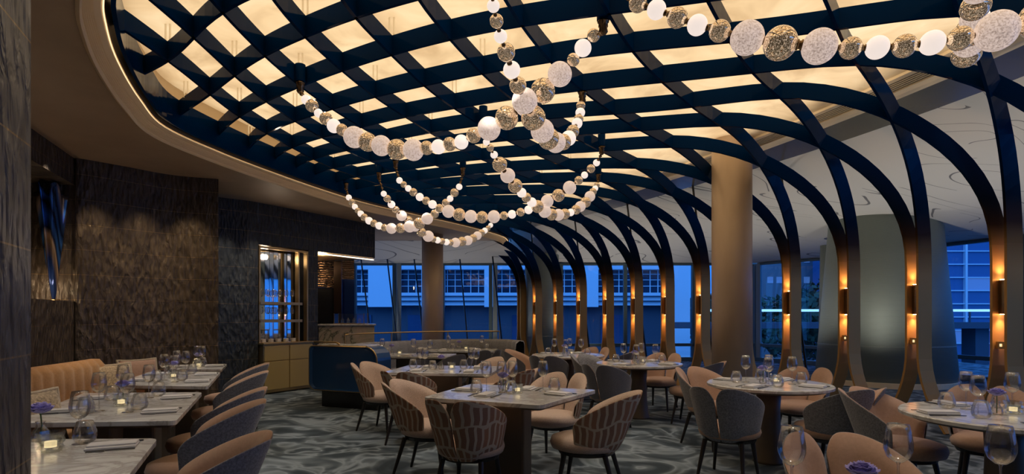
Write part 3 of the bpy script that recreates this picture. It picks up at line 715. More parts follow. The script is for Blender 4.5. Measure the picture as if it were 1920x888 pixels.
def make_chair(outer,inner,seatm):
    r=empty('dining_chair')
    for s in (1,-1): petal(s,outer,inner,r)
    pr=[(0,.36),(.20,.36),(.243,.375),(.255,.41),(.245,.45),(.20,.468),(.10,.475),(0,.476)]
    MB().lathe(pr,28,c=(0,.03,0),sx=1.0,sy=1.08).build('seat',seatm,r,smooth=True)
    MB().lathe([(0,.335),(.215,.335),(.225,.362),(0,.362)],24,c=(0,.02,0)).build('seat_base',M_LEG,r)
    for sx in (1,-1):
        for y0,y1 in ((.16,.22),(-.15,-.25)):
            MB().tube([(sx*.15,y0,.345),(sx*.19,y1,.0)],[.021,.012],10).build('leg',M_LEG,r)
    return r
CH={'pattern':make_chair(M_PATTERN,M_PALEPEACH,M_PALEPEACH),'grey':make_chair(M_GREYF,M_PEACH,M_PEACH),'velvet':make_chair(M_GREYV,M_PEACH,M_PEACH),'allgrey':make_chair(M_GREYV,M_GREYF,M_GREYF)}
CL={'pattern':'shell chair with terracotta geometric back','grey':'shell chair, nubby grey back, peach inside','velvet':'shell chair, smooth grey back, peach inside','allgrey':'all-grey shell chair'}
TABLES={}
def chair(kind,x,y,tx,ty,where,sc=1.0):
    rz=math.atan2(ty-y,tx-x)-PI/2
    place(CH[kind],(x,y,0),rz,CL[kind]+', '+where,'chair','dining chairs',scale=sc if sc!=1 else None)

# ------------------------------------------------------------------ tables
ZT=.75
def round_table(x,y,rad,label,tall=.11):
    r=empty('round_table',(x,y,0)); tag(r,label,'table','round marble tables')
    MB().lathe([(0,.716),(rad-.02,.716),(rad,.722),(rad,.742),(rad-.008,ZT),(0,ZT)],72).build('tabletop',M_MARBLE,r,smooth=False)
    MB().lathe([(rad-.06,.700),(rad-.02,.716)],48).build('under_rim',M_PEDESTAL,r)
    MB().lathe([(tall*1.3,0),(tall*1.25,.02),(tall,.25),(tall*.92,.50),(tall*1.05,.716)],32).build('pedestal',M_PEDESTAL,r,smooth=True)
    return r
def rounded_poly(P,rad=.05,n=5):
    out=[]; m=len(P)
    for k in range(m):
        p=Vector((*P[k][:2],0)); a=(Vector((*P[k-1][:2],0))-p).normalized(); b=(Vector((*P[(k+1)%m][:2],0))-p).normalized()
        for q in range(n+1):
            t=q/n; s=p+a*rad*(1-t)**2+b*rad*t**2; out.append((s.x,s.y))
    return out
def poly_table(P,label,leg=(.34,.20),rz=0,group='square and oblong marble tables',legs=None):
    cx=sum(p[0] for p in P)/len(P); cy=sum(p[1] for p in P)/len(P)
    r=empty('dining_table',(cx,cy,0)); tag(r,label,'table',group)
    Q=rounded_poly([(p[0]-cx,p[1]-cy) for p in P]); 
    MB().prism(Q,.718,ZT).build('tabletop',M_MARBLE,r,bevel=.004)
    Q2=[(a*.965,b*.965) for a,b in Q]; MB().prism(Q2,.704,.718).build('under_rim',M_PEDESTAL,r)
    for (lx,ly) in (legs or [(0,0)]):
        MB().box((lx,ly,.352),(leg[0],leg[1],.704),rz).build('pedestal',M_PEDESTAL,r,bevel=.02)
    return r,(cx,cy)
# glassware and place settings (one of each kind, then copies)
def mk(name,parts):
    r=empty(name)
    for nm,b,m,sm in parts: b.build(nm,m,r,smooth=sm)
    return r
bowl=MB().lathe([(.0,.125),(.018,.128),(.036,.145),(.0455,.172),(.046,.195),(.040,.235),(.034,.262)],20)
stem=MB().lathe([(.0,.0),(.034,.0),(.034,.003),(.006,.008),(.0038,.02),(.0038,.115),(.008,.126),(0,.128)],14)
def one(name,b,m,smooth=True):
    return b.build(name,m,smooth=smooth)
WINE=mk('wine_glass',[('bowl',bowl,M_GLASS,True),('stem',stem,M_GLASS,True)])
TUMB=one('tumbler',MB().lathe([(0,.0),(.030,.0),(.046,.012),(.053,.035),(.050,.06),(.042,.085),(.034,.112)],28,flute=.018,nf=14),M_GLASS)
VOT=mk('candle_holder',[('glass_cup',MB().lathe([(0,0),(.036,0),(.046,.015),(.040,.03),(.050,.045),(.044,.062),(.052,.085),(.044,.085),(.036,.03),(0,.02)],16,flute=.06,nf=8),M_CUT,False),('candle',MB().lathe([(0,.02),(.022,.02),(.022,.045),(0,.047)],12),M_CANDLE,False)])
def rose():
    r=empty('rose_vase')
    MB().lathe([(0,0),(.030,0),(.036,.012),(.034,.04),(.018,.062),(.016,.08),(.020,.088)],18).build('vase',M_GLASS,r,smooth=True)
    MB().tube([(0,0,.01),(.004,.002,.07),(0,0,.125)],.003,6).build('stem',M_STEM,r)
    b=MB(); rnd=random.Random(3)
    for ring,(n,rad,tilt,h) in enumerate(((3,.008,84,.034),(5,.018,74,.034),(6,.028,58,.034),(7,.036,38,.034))):
        for k in range(n):
            a=2*PI*k/n+ring*.7; rows=[]
            for v in range(4):
                t=v/3; row=[]
                for u in range(5):
                    s=(u-2)/2; w=h*.75*math.sin(PI*(.18+.70*t))*s
                    out=rad*.25+h*t*math.cos(R(tilt))+.004*t*t; up=h*t*math.sin(R(tilt))+.003*abs(s)
                    x=out*math.cos(a)-w*math.sin(a); y=out*math.sin(a)+w*math.cos(a); row.append((x,y,.128+up-ring*.001+rnd.uniform(-.001,.001)))
                rows.append(row)
            b.grid(rows)
    o=b.build('rose_head',M_ROSE,r,smooth=True); md=o.modifiers.new('s','SOLIDIFY'); md.thickness=.0012
    o.location=(0,0,.128*(1-1.25)); o.scale=(1.25,)*3
    return r
ROSE=rose()
npk=MB(); npk.box((0,0,.006),(.12,.21,.012)); npk.box((.01,0,.016),(.09,.205,.009))
NAP=one('folded_napkin',npk,M_NAPKIN,False); md=NAP.modifiers.new('bevel','BEVEL'); md.width=.004; md.segments=2
kn=MB(); kn.box((0,.045,.004),(.016,.12,.003)); kn.box((0,-.065,.005),(.012,.10,.007)); KNF=one('table_knife',kn,M_CUTLERY,False)
fk=MB(); fk.box((0,-.05,.005),(.010,.12,.004)); fk.box((0,.03,.004),(.022,.035,.003))
for s in (-.008,-.0027,.0027,.008): fk.box((s,.065,.004),(.0025,.045,.002))
FRK=one('table_fork',fk,M_CUTLERY,False)
PROTO_ALL=[WINE,TUMB,VOT,ROSE,NAP,KNF,FRK]
def setting(x,y,rz,where,wine=True,tumb=True,plate=False,h=ZT,sc=1):
    # rz: direction the diner faces; items laid in the diner's frame
    c,s=math.cos(rz),math.sin(rz)
    def at(a,b): return (x+a*c-b*s,y+a*s+b*c,h+.0005)
    place(NAP,at(0,0),rz,'folded white linen napkin at '+where,'napkin','folded napkins')
    place(KNF,at(.10,0),rz,'dark steel table knife at '+where,'knife','table knives')
    place(FRK,at(-.10,0),rz,'dark steel table fork at '+where,'fork','table forks')
    if wine: place(WINE,at(.07,.20),rz,'stemmed wine glass at '+where,'wine glass','stemmed wine glasses')
    if tumb: place(TUMB,at(.17,.15),rz,'stemless fluted tumbler at '+where,'tumbler','stemless tumblers')
def centre(x,y,rz,where,extra=0):
    c,s=math.cos(rz),math.sin(rz)
    place(ROSE,(x-.06*c,y-.06*s,ZT+.0005),rz,'violet rose in a small clear vase on '+where,'flower vase','violet roses in vases')
    place(VOT,(x+.07*c,y+.07*s,ZT+.0005),rz,'faceted glass candle holder on '+where,'candle holder','glass candle holders')
def tD(x,y): D=(EYE-ZT)*FPX/(y-CY); return ((x-CX)*D/FPX,D)

# front square table
P4=[tD(793,744),tD(1014,759),tD(1119,730),tD(883,719)]
FT,fc=poly_table(P4,'square marble table nearest the camera at centre, with a broad bronze pedestal',(.36,.22),R(-20))
chair('pattern',-.32,4.26,0,5.25,'nearest the camera before the front square table')
chair('pattern',-.74,4.98,.3,4.7,'left side of the front square table')
chair('pattern',.60,4.42,-.4,4.75,'right corner of the front square table')
chair('pattern',.40,5.45,.0,4.7,'far side of the front square table')
nmT='front square table'
setting(-.22,4.60,R(-20),'near seat of the '+nmT); setting(.38,4.66,R(52),'right seat of the '+nmT)
setting(.14,4.98,R(160),'far seat of the '+nmT); setting(-.38,4.92,R(-110),'left seat of the '+nmT)
centre(-.02,4.75,R(-20),'the front square table')
def rect(cx,cy,w,h,rz):
    c,s=math.cos(rz),math.sin(rz); return [(cx+a*c-b*s,cy+a*s+b*c) for a,b in ((-w/2,-h/2),(w/2,-h/2),(w/2,h/2),(-w/2,h/2))]
# second square table behind it
cT=(-.80,6.85); poly_table(rect(*cT,1.25,.95,R(-8)),'oblong marble table behind the front square table, beside the blue booth end',(.36,.22),R(-8))
chair('pattern',-1.10,6.26,-.75,7.2,'near side of the second marble table')
chair('pattern',-1.58,6.92,-.6,6.45,'left end of the second marble table')
chair('pattern',-.10,6.36,-.9,6.7,'near right corner of the second marble table')
chair('pattern',-.28,7.62,-.7,6.9,'far side of the second marble table')
nmT='second oblong table'
setting(-1.12,6.62,R(0),'near left seat of the '+nmT); setting(-.50,6.55,R(0),'near right seat of the '+nmT)
setting(-1.05,7.12,R(180),'far left seat of the '+nmT); setting(-.42,7.05,R(180),'far right seat of the '+nmT)
centre(-.80,6.85,R(-8),'the second oblong table')
# sofa tables
poly_table(rect(-1.75,9.35,1.55,.75,R(-6)),'marble table along the grey sofa, nearer the blue booth',(.3,.2),0); 
chair('allgrey',-.95,8.85,-1.4,9.3,'before the nearer sofa table')
nmT='nearer sofa table'
setting(-2.25,9.30,R(0),'left seat of the '+nmT); setting(-1.70,9.15,R(0),'middle seat of the '+nmT); setting(-1.25,9.30,R(180),'right seat of the '+nmT)
centre(-1.95,9.45,0,'the nearer sofa table')
poly_table(rect(-.95,10.75,1.3,.7,R(-4)),'marble table along the grey sofa, farther one near the windows',(.3,.2),0)
chair('allgrey',-.52,9.92,-.9,10.6,'before the farther sofa table')
nmT='farther sofa table'
setting(-1.30,10.70,0,'left seat of the '+nmT); setting(-.65,10.65,0,'right seat of the '+nmT)
centre(-.95,10.8,0,'the farther sofa table')
# round tables by the ribs
def round_set(x,y,r,label,nm,angs,seats,cent=True):
    round_table(x,y,r,label)
    for a,w in seats:
        ca=R(a); setting(x+math.cos(ca)*(r-.17),y+math.sin(ca)*(r-.17),ca+PI/2,w+' seat of the '+nm)
    if cent: centre(x,y,R(10),'the '+nm)
round_set(.93,9.4,.60,'round marble table farthest from the camera, in front of the ribs','farthest round table',0,((-120,'near left'),(-50,'near right'),(60,'far right'),(140,'far left')))
chair('velvet',.58,8.55,.93,9.4,'near side of the farthest round table')
chair('velvet',.24,9.62,.9,9.4,'left side of the farthest round table')
chair('velvet',1.56,9.16,.95,9.4,'right side of the farthest round table')
chair('velvet',1.42,10.15,.95,9.4,'far side of the farthest round table')
round_set(1.74,7.75,.58,'round marble table second from the farthest, left of the champagne column','middle round table',0,((-130,'near left'),(-40,'near right'),(50,'far right'),(130,'far left')))
chair('velvet',1.20,7.0,1.74,7.75,'near side of the middle round table')
chair('velvet',2.35,7.35,1.74,7.75,'right side of the middle round table')
chair('velvet',2.22,8.50,1.74,7.75,'far side of the middle round table')
chair('allgrey',1.24,8.32,1.74,7.75,'far left side of the middle round table')
round_set(2.46,5.42,.56,'round marble table right of centre, before the champagne column','right-centre round table',0,((-135,'near left'),(-45,'near right'),(45,'far right'),(135,'far left')))
chair('grey',1.86,4.86,2.42,5.60,'near left of the right-centre round table')
chair('grey',2.74,4.86,2.29,5.76,'near right of the right-centre round table')
chair('grey',2.14,6.08,2.46,5.42,'far left of the right-centre round table')
chair('grey',3.12,6.12,2.46,5.42,'far right of the right-centre round table')
round_set(3.24,3.72,.58,'round marble table at the right edge of the view','right-edge round table',0,((175,'left'),(95,'far'),(-100,'near'),(20,'right')))
chair('grey',2.92,4.26,3.24,3.72,'far left of the right-edge round table')
chair('grey',3.74,4.42,3.24,3.72,'far right of the right-edge round table')
# foreground table at the bottom edge
round_table(1.38,1.58,.60,'round marble table nearest the camera, cut by the bottom right edge')
nmT='bottom-edge round table'
for x,y,w in ((.98,1.98,'left'),(1.38,2.02,'middle'),(1.72,1.99,'right')):
    place(WINE,(x,y,ZT+.0005),0,'large stemmed wine glass, '+w+' one on the bottom-edge round table','wine glass','stemmed wine glasses')
place(ROSE,(1.14,1.84,ZT+.0005),0,'violet rose in a small vase on the bottom-edge round table','flower vase','violet roses in vases')
chair('grey',1.52,2.44,1.45,1.6,'far side of the bottom-edge round table')

# banquette tables on the left
T2=[(-3.05,3.42),(-2.08,3.50),(-2.63,4.80),(-3.60,4.75)]
T3=[(-3.75,5.30),(-2.80,5.20),(-3.36,6.52),(-4.20,6.55)]
T4=[(-4.16,6.86),(-3.52,6.86),(-3.84,7.62),(-4.45,7.45)]
T1=[(-2.75,2.08),(-1.47,2.10),(-1.88,3.00),(-3.0,2.95)]
for P_,l,n_,off_ in ((T1,'marble banquette table nearest the camera, cut by the bottom left corner','nearest banquette table',0),(T2,'marble banquette table second from the camera on the left','second banquette table',0),(T3,'marble banquette table third from the camera on the left','third banquette table',0),(T4,'marble banquette table farthest away at the end of the tan banquette','farthest banquette table',0)):
    poly_table(P_,l,(.22,.34),R(24),'banquette tables',legs=[(0,.22),(.05,-.3)] if n_!='farthest banquette table' else [(0,0)])
    A,B,C,D_=[Vector((*p,0)) for p in P_]
    def bl(u,v): q=(A*(1-u)+B*u)*(1-v)+(D_*(1-u)+C*u)*v; return q
    ang=math.atan2((C-B).y,(C-B).x)
    if n_=='farthest banquette table': ss=((.8,.5,'aisle'),(.25,.5,'banquette'))
    else: ss=((.84,.25,'near aisle'),(.84,.75,'far aisle'),(.2,.3,'near banquette'),(.2,.75,'far banquette'))
    if n_=='nearest banquette table': ss=((.84,.78,'far aisle'),)
    for u,v,w in ss:
        q=bl(u,v); setting(q.x,q.y,ang if 'aisle' in w else ang+PI,w+' seat of the '+n_,wine=(w!='far aisle' or 'nearest' not in n_),tumb=True)
    q=bl(.5,.5)
    if n_!='nearest banquette table': centre(q.x,q.y,R(-60),'the '+n_)
x,y=tD(150,832); place(WINE,(x,y,ZT+.0005),0,'large stemmed wine glass beside the corner rose, nearest at left','wine glass','stemmed wine glasses',scale=1.02)
x,y=tD(95,846); place(VOT,(x,y,ZT+.0005),0,'faceted glass candle holder on the nearest banquette table','candle holder','glass candle holders',scale=1.1)
x,y=tD(76,826); place(ROSE,(x,y,ZT+.0005),0,'violet rose in a clear vase on the nearest banquette table','flower vase','violet roses in vases',scale=1.15)
for x,y,tx,ty,w in ((-1.55,2.62,-2.3,2.35,'nearest the camera on the left aisle'),(-2.06,3.72,-2.7,3.5,'second from the camera on the left aisle'),(-2.36,4.42,-3.0,4.25,'third from the camera on the left aisle'),(-2.92,5.75,-3.5,5.55,'fourth from the camera on the left aisle'),(-3.34,6.75,-3.9,6.55,'farthest along the left aisle, before the gold cabinet')):
    chair('grey',x,y,tx,ty,w)

# ------------------------------------------------------------------ tan channelled banquette and its cushions
BQ=bez([(-3.28,2.3),(-3.68,3.4),(-4.05,4.6),(-4.33,5.9),(-4.75,6.9),(-5.0,7.4)],8)
bq=empty('banquette',(BQ[20].x,BQ[20].y,0)); tag(bq,'tan channel-tufted velvet banquette along the dark left wall','sofa')
def sweep(P,prof,O,flute=0,nf=0):
    rows=[]
    out=[]
    for k,p in enumerate(P):
        a=P[max(0,k-1)]; b=P[min(len(P)-1,k+1)]; t=(b-a); t=Vector((t[0],t[1],0)).normalized(); n=Vector((-t.y,t.x,0))
        out.append((Vector((p[0],p[1],0)),n))
    return [[pp+n*(o+ (flute*abs(math.sin(k*nf)) if fl else 0))+Vector((0,0,z))-O for k,(pp,n) in enumerate(out)] for o,z,fl in prof]
BQB=None
def densify(P,step):
    L_=0; n=1
    P=[Vector((p[0],p[1],0)) for p in P]
    tot=sum((b-a).length for a,b in zip(P,P[1:])); return resample([(p.x,p.y) for p in P],int(tot/step)+1)
BQd=densify(BQ,.02)
O=Vector((BQ[20].x,BQ[20].y,0)); BQK=[p for p in BQd if p.y<5.93]
# room side is the right-hand side of the path (negative normal)
MB().grid(sweep(BQK,[(0,.30,0),(-.05,.45,1),(-.06,.70,1),(-.05,.88,1),(.0,.945,1),(.06,.95,0),(.10,.90,0),(.10,.0,0)],O,-.016,PI/8)).build('backrest',M_ORANGE,bq,smooth=True)
MB().grid(sweep(BQd,[(0,.46,0),(-.30,.47,0),(-.46,.45,0),(-.50,.40,0),(-.49,.30,0),(-.44,.29,0),(-.44,.0,0)],O)).build('seat',M_ORANGE,bq,smooth=True)
lg=densify([(p.x-.0,p.y) for p in BQ],.3)
def cushion(name,loc,rz,w,h,m,label,piping=True,tilt=18):
    r=empty(name,loc,rz); tag(r,label,'cushion')
    n=14; rows=[];rb=[]
    for a in range(n+1):
        ra=[];rc=[]
        for b in range(n+1):
            u=a/n*2-1; v=b/n*2-1
            pin=1-.10*(abs(u)**2)*(1-abs(v)**2)-0; pinv=1-.10*(abs(v)**2)*(1-abs(u)**2)
            x=u*w/2*(1-.07*(1-v*v)); z=v*h/2*(1-.07*(1-u*u)); d=.075*((1-u**4)*(1-v**4))**.5
            ra.append((x,-d,z)); rc.append((x,d,z))
        rows.append(ra); rb.append(rc)
    Mx=Matrix.Rotation(R(-tilt),3,'X')
    f=lambda R_:[[tuple(Mx@Vector(p)+Vector((0,0,h/2))) for p in q] for q in R_]
    m1=MB().grid(f(rows)).grid([list(reversed(q)) for q in f(rb)]); m1.build('cover',m,r,smooth=True)
    if piping:
        e=[rows[0][k] for k in range(n+1)]+[rows[k][n] for k in range(1,n+1)]+[rows[n][k] for k in range(n-1,-1,-1)]+[rows[k][0] for k in range(n-1,-1,-1)]
        MB().tube([tuple(Mx@Vector(p)+Vector((0,0,h/2))) for p in e],.014,8,caps=False).build('cord_edge',M_PIPING,r,smooth=True)
    return r
p=px(212,700,5.95); cushion('throw_pillow',(p.x,p.y,.475),R(68),.44,.42,M_SPECK,'speckled gold pillow with cream cord edge at the end of the tan banquette')
p=px(262,690,6.6); cushion('throw_pillow',(p.x,p.y,.475),R(60),.42,.42,M_PEACH,'plain peach pillow with pale ruffled edge beside the speckled pillow')
p=px(72,735,3.75); cushion('throw_pillow',(p.x-.05,p.y,.475),R(82),.46,.42,M_SPECK,'speckled tan pillow leaning against the banquette at the left pillar',tilt=14)

# ------------------------------------------------------------------ mirrored blue glass sculpture in the niche
def sculpture():
    kx=(103-CX)/FPX; o_=niA+nb*.50; tt=(kx*o_.y-o_.x)/(wd.x-kx*wd.y); base=o_+wd*tt; r=empty('glass_sculpture',(base.x,base.y,NZ0)); r.rotation_euler=(0,0,math.atan2(wd.y,wd.x))
    nu,nv=96,26; rows=[];uv=[]
    H_=1.40
    for b in range(nv+1):
        v=b/nv; row=[]
        for a in range(nu+1):
            u=a/nu; ang=2*PI*u
            rad=(.05+.235*v**.8)
            fold=1+.22*v*math.sin(7*ang+.8)+.12*v*math.sin(11*ang)
            x=rad*fold*math.cos(ang)*1.10; y=rad*fold*math.sin(ang)*.48
            z=H_*v*(1+(.05*math.sin(5*ang+1)*v))
            row.append((x,y,z)); uv.append(((math.sin(ang)*.5*.6+.5),v))
        rows.append(row)
    # front half faces the room; u across the front
    uv=[]
    for b in range(nv+1):
        for a in range(nu+1): uv.append((.5+.5*math.cos(2*PI*a/nu),b/nv))
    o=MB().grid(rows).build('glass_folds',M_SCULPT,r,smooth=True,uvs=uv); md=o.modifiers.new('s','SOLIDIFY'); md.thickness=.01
    MB().lathe([(.0,0),(.09,0),(.085,.02),(.05,.03),(0,.03)],24).build('foot',M_BRONZE,r)
    tag(r,'tall folded blue and gold mirrored glass sculpture standing in the wall niche','sculpture')
sculpture()
p=(niA+niB)/2; lamp('niche_spot','SPOT',(p.x+n0.x*.25-wd.x*.2,p.y+n0.y*.25-wd.y*.2,ZS-.03),60,(1,.85,.7),target=(p.x+nb.x*.5,p.y+nb.y*.5,1.9),size=.02,angle=50)
lamp('niche_lamp','POINT',(p.x+nb.x*.6+wd.x*.42,p.y+nb.y*.6+wd.y*.42,NZ0+.15),3.0,(1,.7,.4),size=.03)

# ------------------------------------------------------------------ gold cabinet with mirrored glass shelves above
a=bw(486); b=bw(578); bd=(b-a).normalized(); bn=Vector((bd.y,-bd.x,0)); wl=(b-a).length; bang=math.atan2(bd.y,bd.x)
cb=empty('sideboard_cabinet',a,bang); tag(cb,'brushed gold sideboard cabinet with doors and drawers under the mirrored glass shelves','cabinet')
dep=.30; MB().box((wl/2,.10,.45),(wl,.44,.86)).build('body',M_BRASS,cb,bevel=.004)
MB().box((wl/2,.09,.895),(wl+.03,.48,.03)).build('worktop',M_BRASS,cb,bevel=.004)
for k in range(2):
    x=wl*(.25+.5*k)
    MB().box((x,-.13,.325),(wl/2-.02,.02,.50)).build('door',M_GOLDCAB,cb,bevel=.003)
    MB().box((x,-.13,.72),(wl/2-.02,.02,.26)).build('drawer',M_GOLDCAB,cb,bevel=.003)
MB().box((wl/2,-.115,.585),(wl,.012,.012)).build('rail',M_BRASS,cb)
sh=empty('display_shelving',a,bang); tag(sh,'brass framed shelving with mirrored strip back, set in the dark wall','shelving')
fr=MB(); z0,z1=.91,2.62
for x in (.015,wl*.80,wl-.015): MB().box((x,.05,(z0+z1)/2),(.03,.10,z1-z0)).build('upright',M_BRASS,sh)
MB().box((wl/2,.05,z1),(wl,.10,.035)).build('top_rail',M_BRASS,sh)
ns=9
for k in range(ns):
    w_=wl*.80/ns; o=MB().box((w_*(k+.5)+.01,.26,(z0+z1)/2),(w_-.006,.012,z1-z0-.03),rot=Matrix.Rotation(R([3,-4,2,-2,5,-3,1,4,-5][k]),3,'Z')).build('mirror_strip',M_MIRROR,sh)
o=MB().box((wl*.9,.26,(z0+z1)/2),(wl*.17,.012,z1-z0-.03)).build('mirror_strip',M_MIRROR,sh)
for z in (1.30,1.62): 
    MB().box((wl*.42,.10,z),(wl*.82,.27,.018)).build('shelf',M_GLASS,sh); MB().box((wl*.42,-.035,z),(wl*.84,.012,.05)).build('shelf_edge',M_BRASS,sh)
def on_shelf(x,y,z): q=a+bd*x-bn*y; return (q.x,q.y,z)
for row,z in enumerate((1.312,1.632)):
    for k in range(6):
        place(WINE,on_shelf(.09+k*wl*.125,.08,z),0,'%s wine glass on the %s brass shelf'%(['leftmost','second','third','fourth','fifth','rightmost'][k],['lower','upper'][row]),'wine glass','wine glasses on the brass shelves',scale=.92)
for k in range(5):
    o=MB().lathe([(0,0),(.045,0),(.05,.02),(.05,.03),(0,.03)],16).lathe([(0,.03),(.045,.03),(.05,.05),(.05,.06),(0,.06)],16).build('stacked_dish',M_NAPKIN)
    o.location=on_shelf(.12+k*wl*.15,.06,.912); tag(o,'small white dish stack inside the gold cabinet shelving, '+['leftmost','second from left','middle','second from right','rightmost'][k],'dish','dishes on the cabinet top')
lamp('shelf_lamp','POINT',on_shelf(wl*.4,.05,2.5),5,(1,.8,.6),size=.05)

# ------------------------------------------------------------------ marble bar with rippled bronze mirror behind
def bq_(x,D): return Vector(((x-CX)*D/FPX,D,0))
ba,bb=bq_(597,11.3),bq_(702,11.6)
bar=empty('bar_counter',ba); tag(bar,'bar counter clad in veined pink and green marble, behind the blue booth','bar'); 
t=(bb-ba); Lb=t.length; bar.rotation_euler=(0,0,math.atan2(t.y,t.x))
MB().box((Lb/2,.35,.60),(Lb,.70,1.20)).build('front_panel',M_BARMARBLE,bar,bevel=.01)
MB().box((Lb/2,.34,1.21),(Lb+.06,.78,.03)).build('countertop',M_MARBLE,bar,bevel=.006)
cs=empty('display_case',(bb.x-.62,bb.y+.32,1.225)); tag(cs,'small clear glass display case with brass edges on the marble bar','display case')
MB().box((.05,0,.11),(.62,.3,.20)).build('glass_box',M_GLASS,cs); 
e=MB()
for x in (-.26,.36):
    for y in (-.15,.15): MB().box((x,y,.11),(.012,.012,.22)).build('brass_post',M_BRASS,cs)
MB().box((.05,0,.005),(.66,.34,.012)).build('base',M_BRASS,cs)
for k in range(4):
    o=MB().lathe([(0,0),(.035,0),(.03,.03),(.033,.07),(.012,.09),(.012,.11),(0,.11)],12).build('small_jar',M_CUT,smooth=True); o.location=(bb.x-.75+k*.12,bb.y+.32,1.238); tag(o,'small glass jar inside the display case on the bar, '+['leftmost','second','third','rightmost'][k],'jar','jars in the display case')
# bar back wall pieces
def panel(name,x0,x1,D0,D1,z0,z1,m,label,cat='wall panel'):
    p0=bq_(x0,D0); p1=bq_(x1,D1); t=p1-p0
    o=MB().box((t.length/2,0,(z1-z0)/2),(t.length,.05,z1-z0)).build(name,m); o.location=(p0.x,p0.y,z0); o.rotation_euler=(0,0,math.atan2(t.y,t.x)); tag(o,label,cat); return o
panel('mirror_panel',592,626,13.2,13.35,2.05,2.9,M_RIPPLE,'rippled bronze mirror panel high behind the bar, left piece')
panel('mirror_panel',590,626,13.25,13.4,0,2.05,M_BLACK,'dark panel below the left rippled mirror behind the bar')
panel('dark_post',626,641,13.1,13.15,0,2.9,mat('dark_bronze_post',(.05,.03,.02),.7,.2),'dark bronze post between the mirrors behind the bar','post')
panel('mirror_panel',641,664,13.3,13.4,2.25,2.9,M_RIPPLE,'rippled bronze mirror panel high behind the bar, right piece')
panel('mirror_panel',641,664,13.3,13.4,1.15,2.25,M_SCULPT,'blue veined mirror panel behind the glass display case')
panel('back_counter',560,664,13.0,13.1,0,1.0,M_BLACK,'low black back counter behind the marble bar','counter')
struct(MB().add([(-8.9,9.6,0),(-5.4,9.7,0),(-5.4,9.7,ZS),(-8.9,9.6,ZS)],[(0,1,2,3)]).build('wall_rear',M_WALL2,uvs=[(0,0),(3,0),(3,3),(0,3)]))
struct(MB().add([bq_(470,12.2)[:2]+(0,) if False else (bq_(470,12.2).x,bq_(470,12.2).y,0),(bq_(592,13.5).x,bq_(592,13.5).y,0),(bq_(592,13.5).x,bq_(592,13.5).y,ZS),(bq_(470,12.2).x,bq_(470,12.2).y,ZS)],[(0,1,2,3)]).build('wall_bar_back',M_WALL2,uvs=[(0,0),(3,0),(3,3),(0,3)]))
o=MB().box((0,0,0),(1.6,.03,.02)).build('light_strip',mat('bar_light',(1,.8,.6),emis=(1,.75,.5),es=2.2)); c=(bw(600)+bw(700))/2; o.location=(c.x-.06,c.y+.03,ZN-.03); o.rotation_euler=(0,0,bang); tag(o,'warm LED strip under the dark fascia over the bar','light strip')
lamp('bar_lamp','POINT',(bw(640).x-.5,bw(640).y+.3,2.5),9,WARM,size=.08)

# ------------------------------------------------------------------ blue booth end with brass rail, and the grey channelled sofa
def booth():
    A=bq_(579,8.75); B=bq_(708,8.25); t=B-A; Lq=t.length; n=Vector((t.y,-t.x,0)).normalized()
    r=empty('booth',A,math.atan2(t.y,t.x)); tag(r,'blue lacquered booth end with rounded corners on a recessed plinth','booth')
    # cross-section outline in x-z with rounded corners, extruded in y
    def out(x0,x1,z0,z1,rr):
        pts=[]
        for cx_,cz,a0,rad in ((x1-rr[1],z1-rr[1],90,rr[1]),(x1-rr[2],z0+rr[2],0,rr[2]),(x0+rr[3],z0+rr[3],-90,rr[3]),(x0+rr[0],z1-rr[0],-180,rr[0])):
            for k in range(9):
                w=R(a0-90*k/8); pts.append((cx_+rad*math.cos(w),cz+rad*math.sin(w)))
        return pts
    P_=out(0,Lq-.02,.26,.93,(.07,.20,.12,.12)); nP=len(P_)
    rows=[]
    m=MB()
    for y,sc in ((.03,.93),(.0,.985),(-.0,1.0),(.34,1.0)):
        cx_=Lq/2; cz=.6; rows.append([(cx_+(x-cx_)*sc,y if sc<1 else y+.02,cz+(z-cz)*sc) for x,z in P_])
    # fluted gently concave front face
    front=[]
    m.grid([[(p[0],p[1],p[2]) for p in q] for q in rows],closed=True)
    m.add(rows[0],[tuple(range(nP))]); m.add(rows[-1],[tuple(range(nP-1,-1,-1))])
    m.build('lacquer_shell',M_BLUELAC,r,smooth=False,bevel=.0)
    MB().tube([(Lq/2+(x-Lq/2)*1.0,.012,.6+(z-.6)*1.0) for x,z in P_]+[(P_[0][0],.012,P_[0][1])],.011,8).build('brass_edge',M_BRASS,r,smooth=True)
    MB().box((Lq/2-.03,.18,.94),(Lq-.34,.32,.035)).build('top_cap',M_MARBLE,r,bevel=.012)
    MB().box((Lq*.56,.22,.13),(Lq*.80,.34,.26)).build('plinth',M_BLACK,r,bevel=.01)
    MB().tube([(0.02,.10,.99),(Lq*.40,.02,.99),(Lq*.44,.02,.97),(Lq*.45,.02,.955)],.014,8).build('brass_rail',M_BRASS,r,smooth=True)
    return r,A,B
booth()
SP=bez([(-2.55,8.95),(-2.60,9.35),(-2.55,9.8),(-2.2,10.3),(-1.6,10.95),(-.9,11.3),(-.2,11.25),(.10,10.8),(.12,10.4)],8)
SPd=densify(SP,.02); O=Vector((-1.5,10.6,0)); so_=empty('channel_sofa',O); tag(so_,'curved grey channel-tufted sofa with a brass rail behind it, far centre','sofa')
MB().grid(sweep(SPd,[(0,.30,0),(-.05,.45,1),(-.06,.72,1),(-.04,.88,1),(.02,.93,1),(.09,.92,0),(.11,.86,0),(.11,.0,0)],O,-.022,PI/10)).build('backrest',M_GREYF,so_,smooth=True)
MB().grid(sweep(SPd,[(0,.45,0),(-.30,.46,0),(-.42,.44,0),(-.45,.38,0),(-.42,.28,0),(-.40,0,0)],O)).build('seat',M_GREYV,so_,smooth=True)
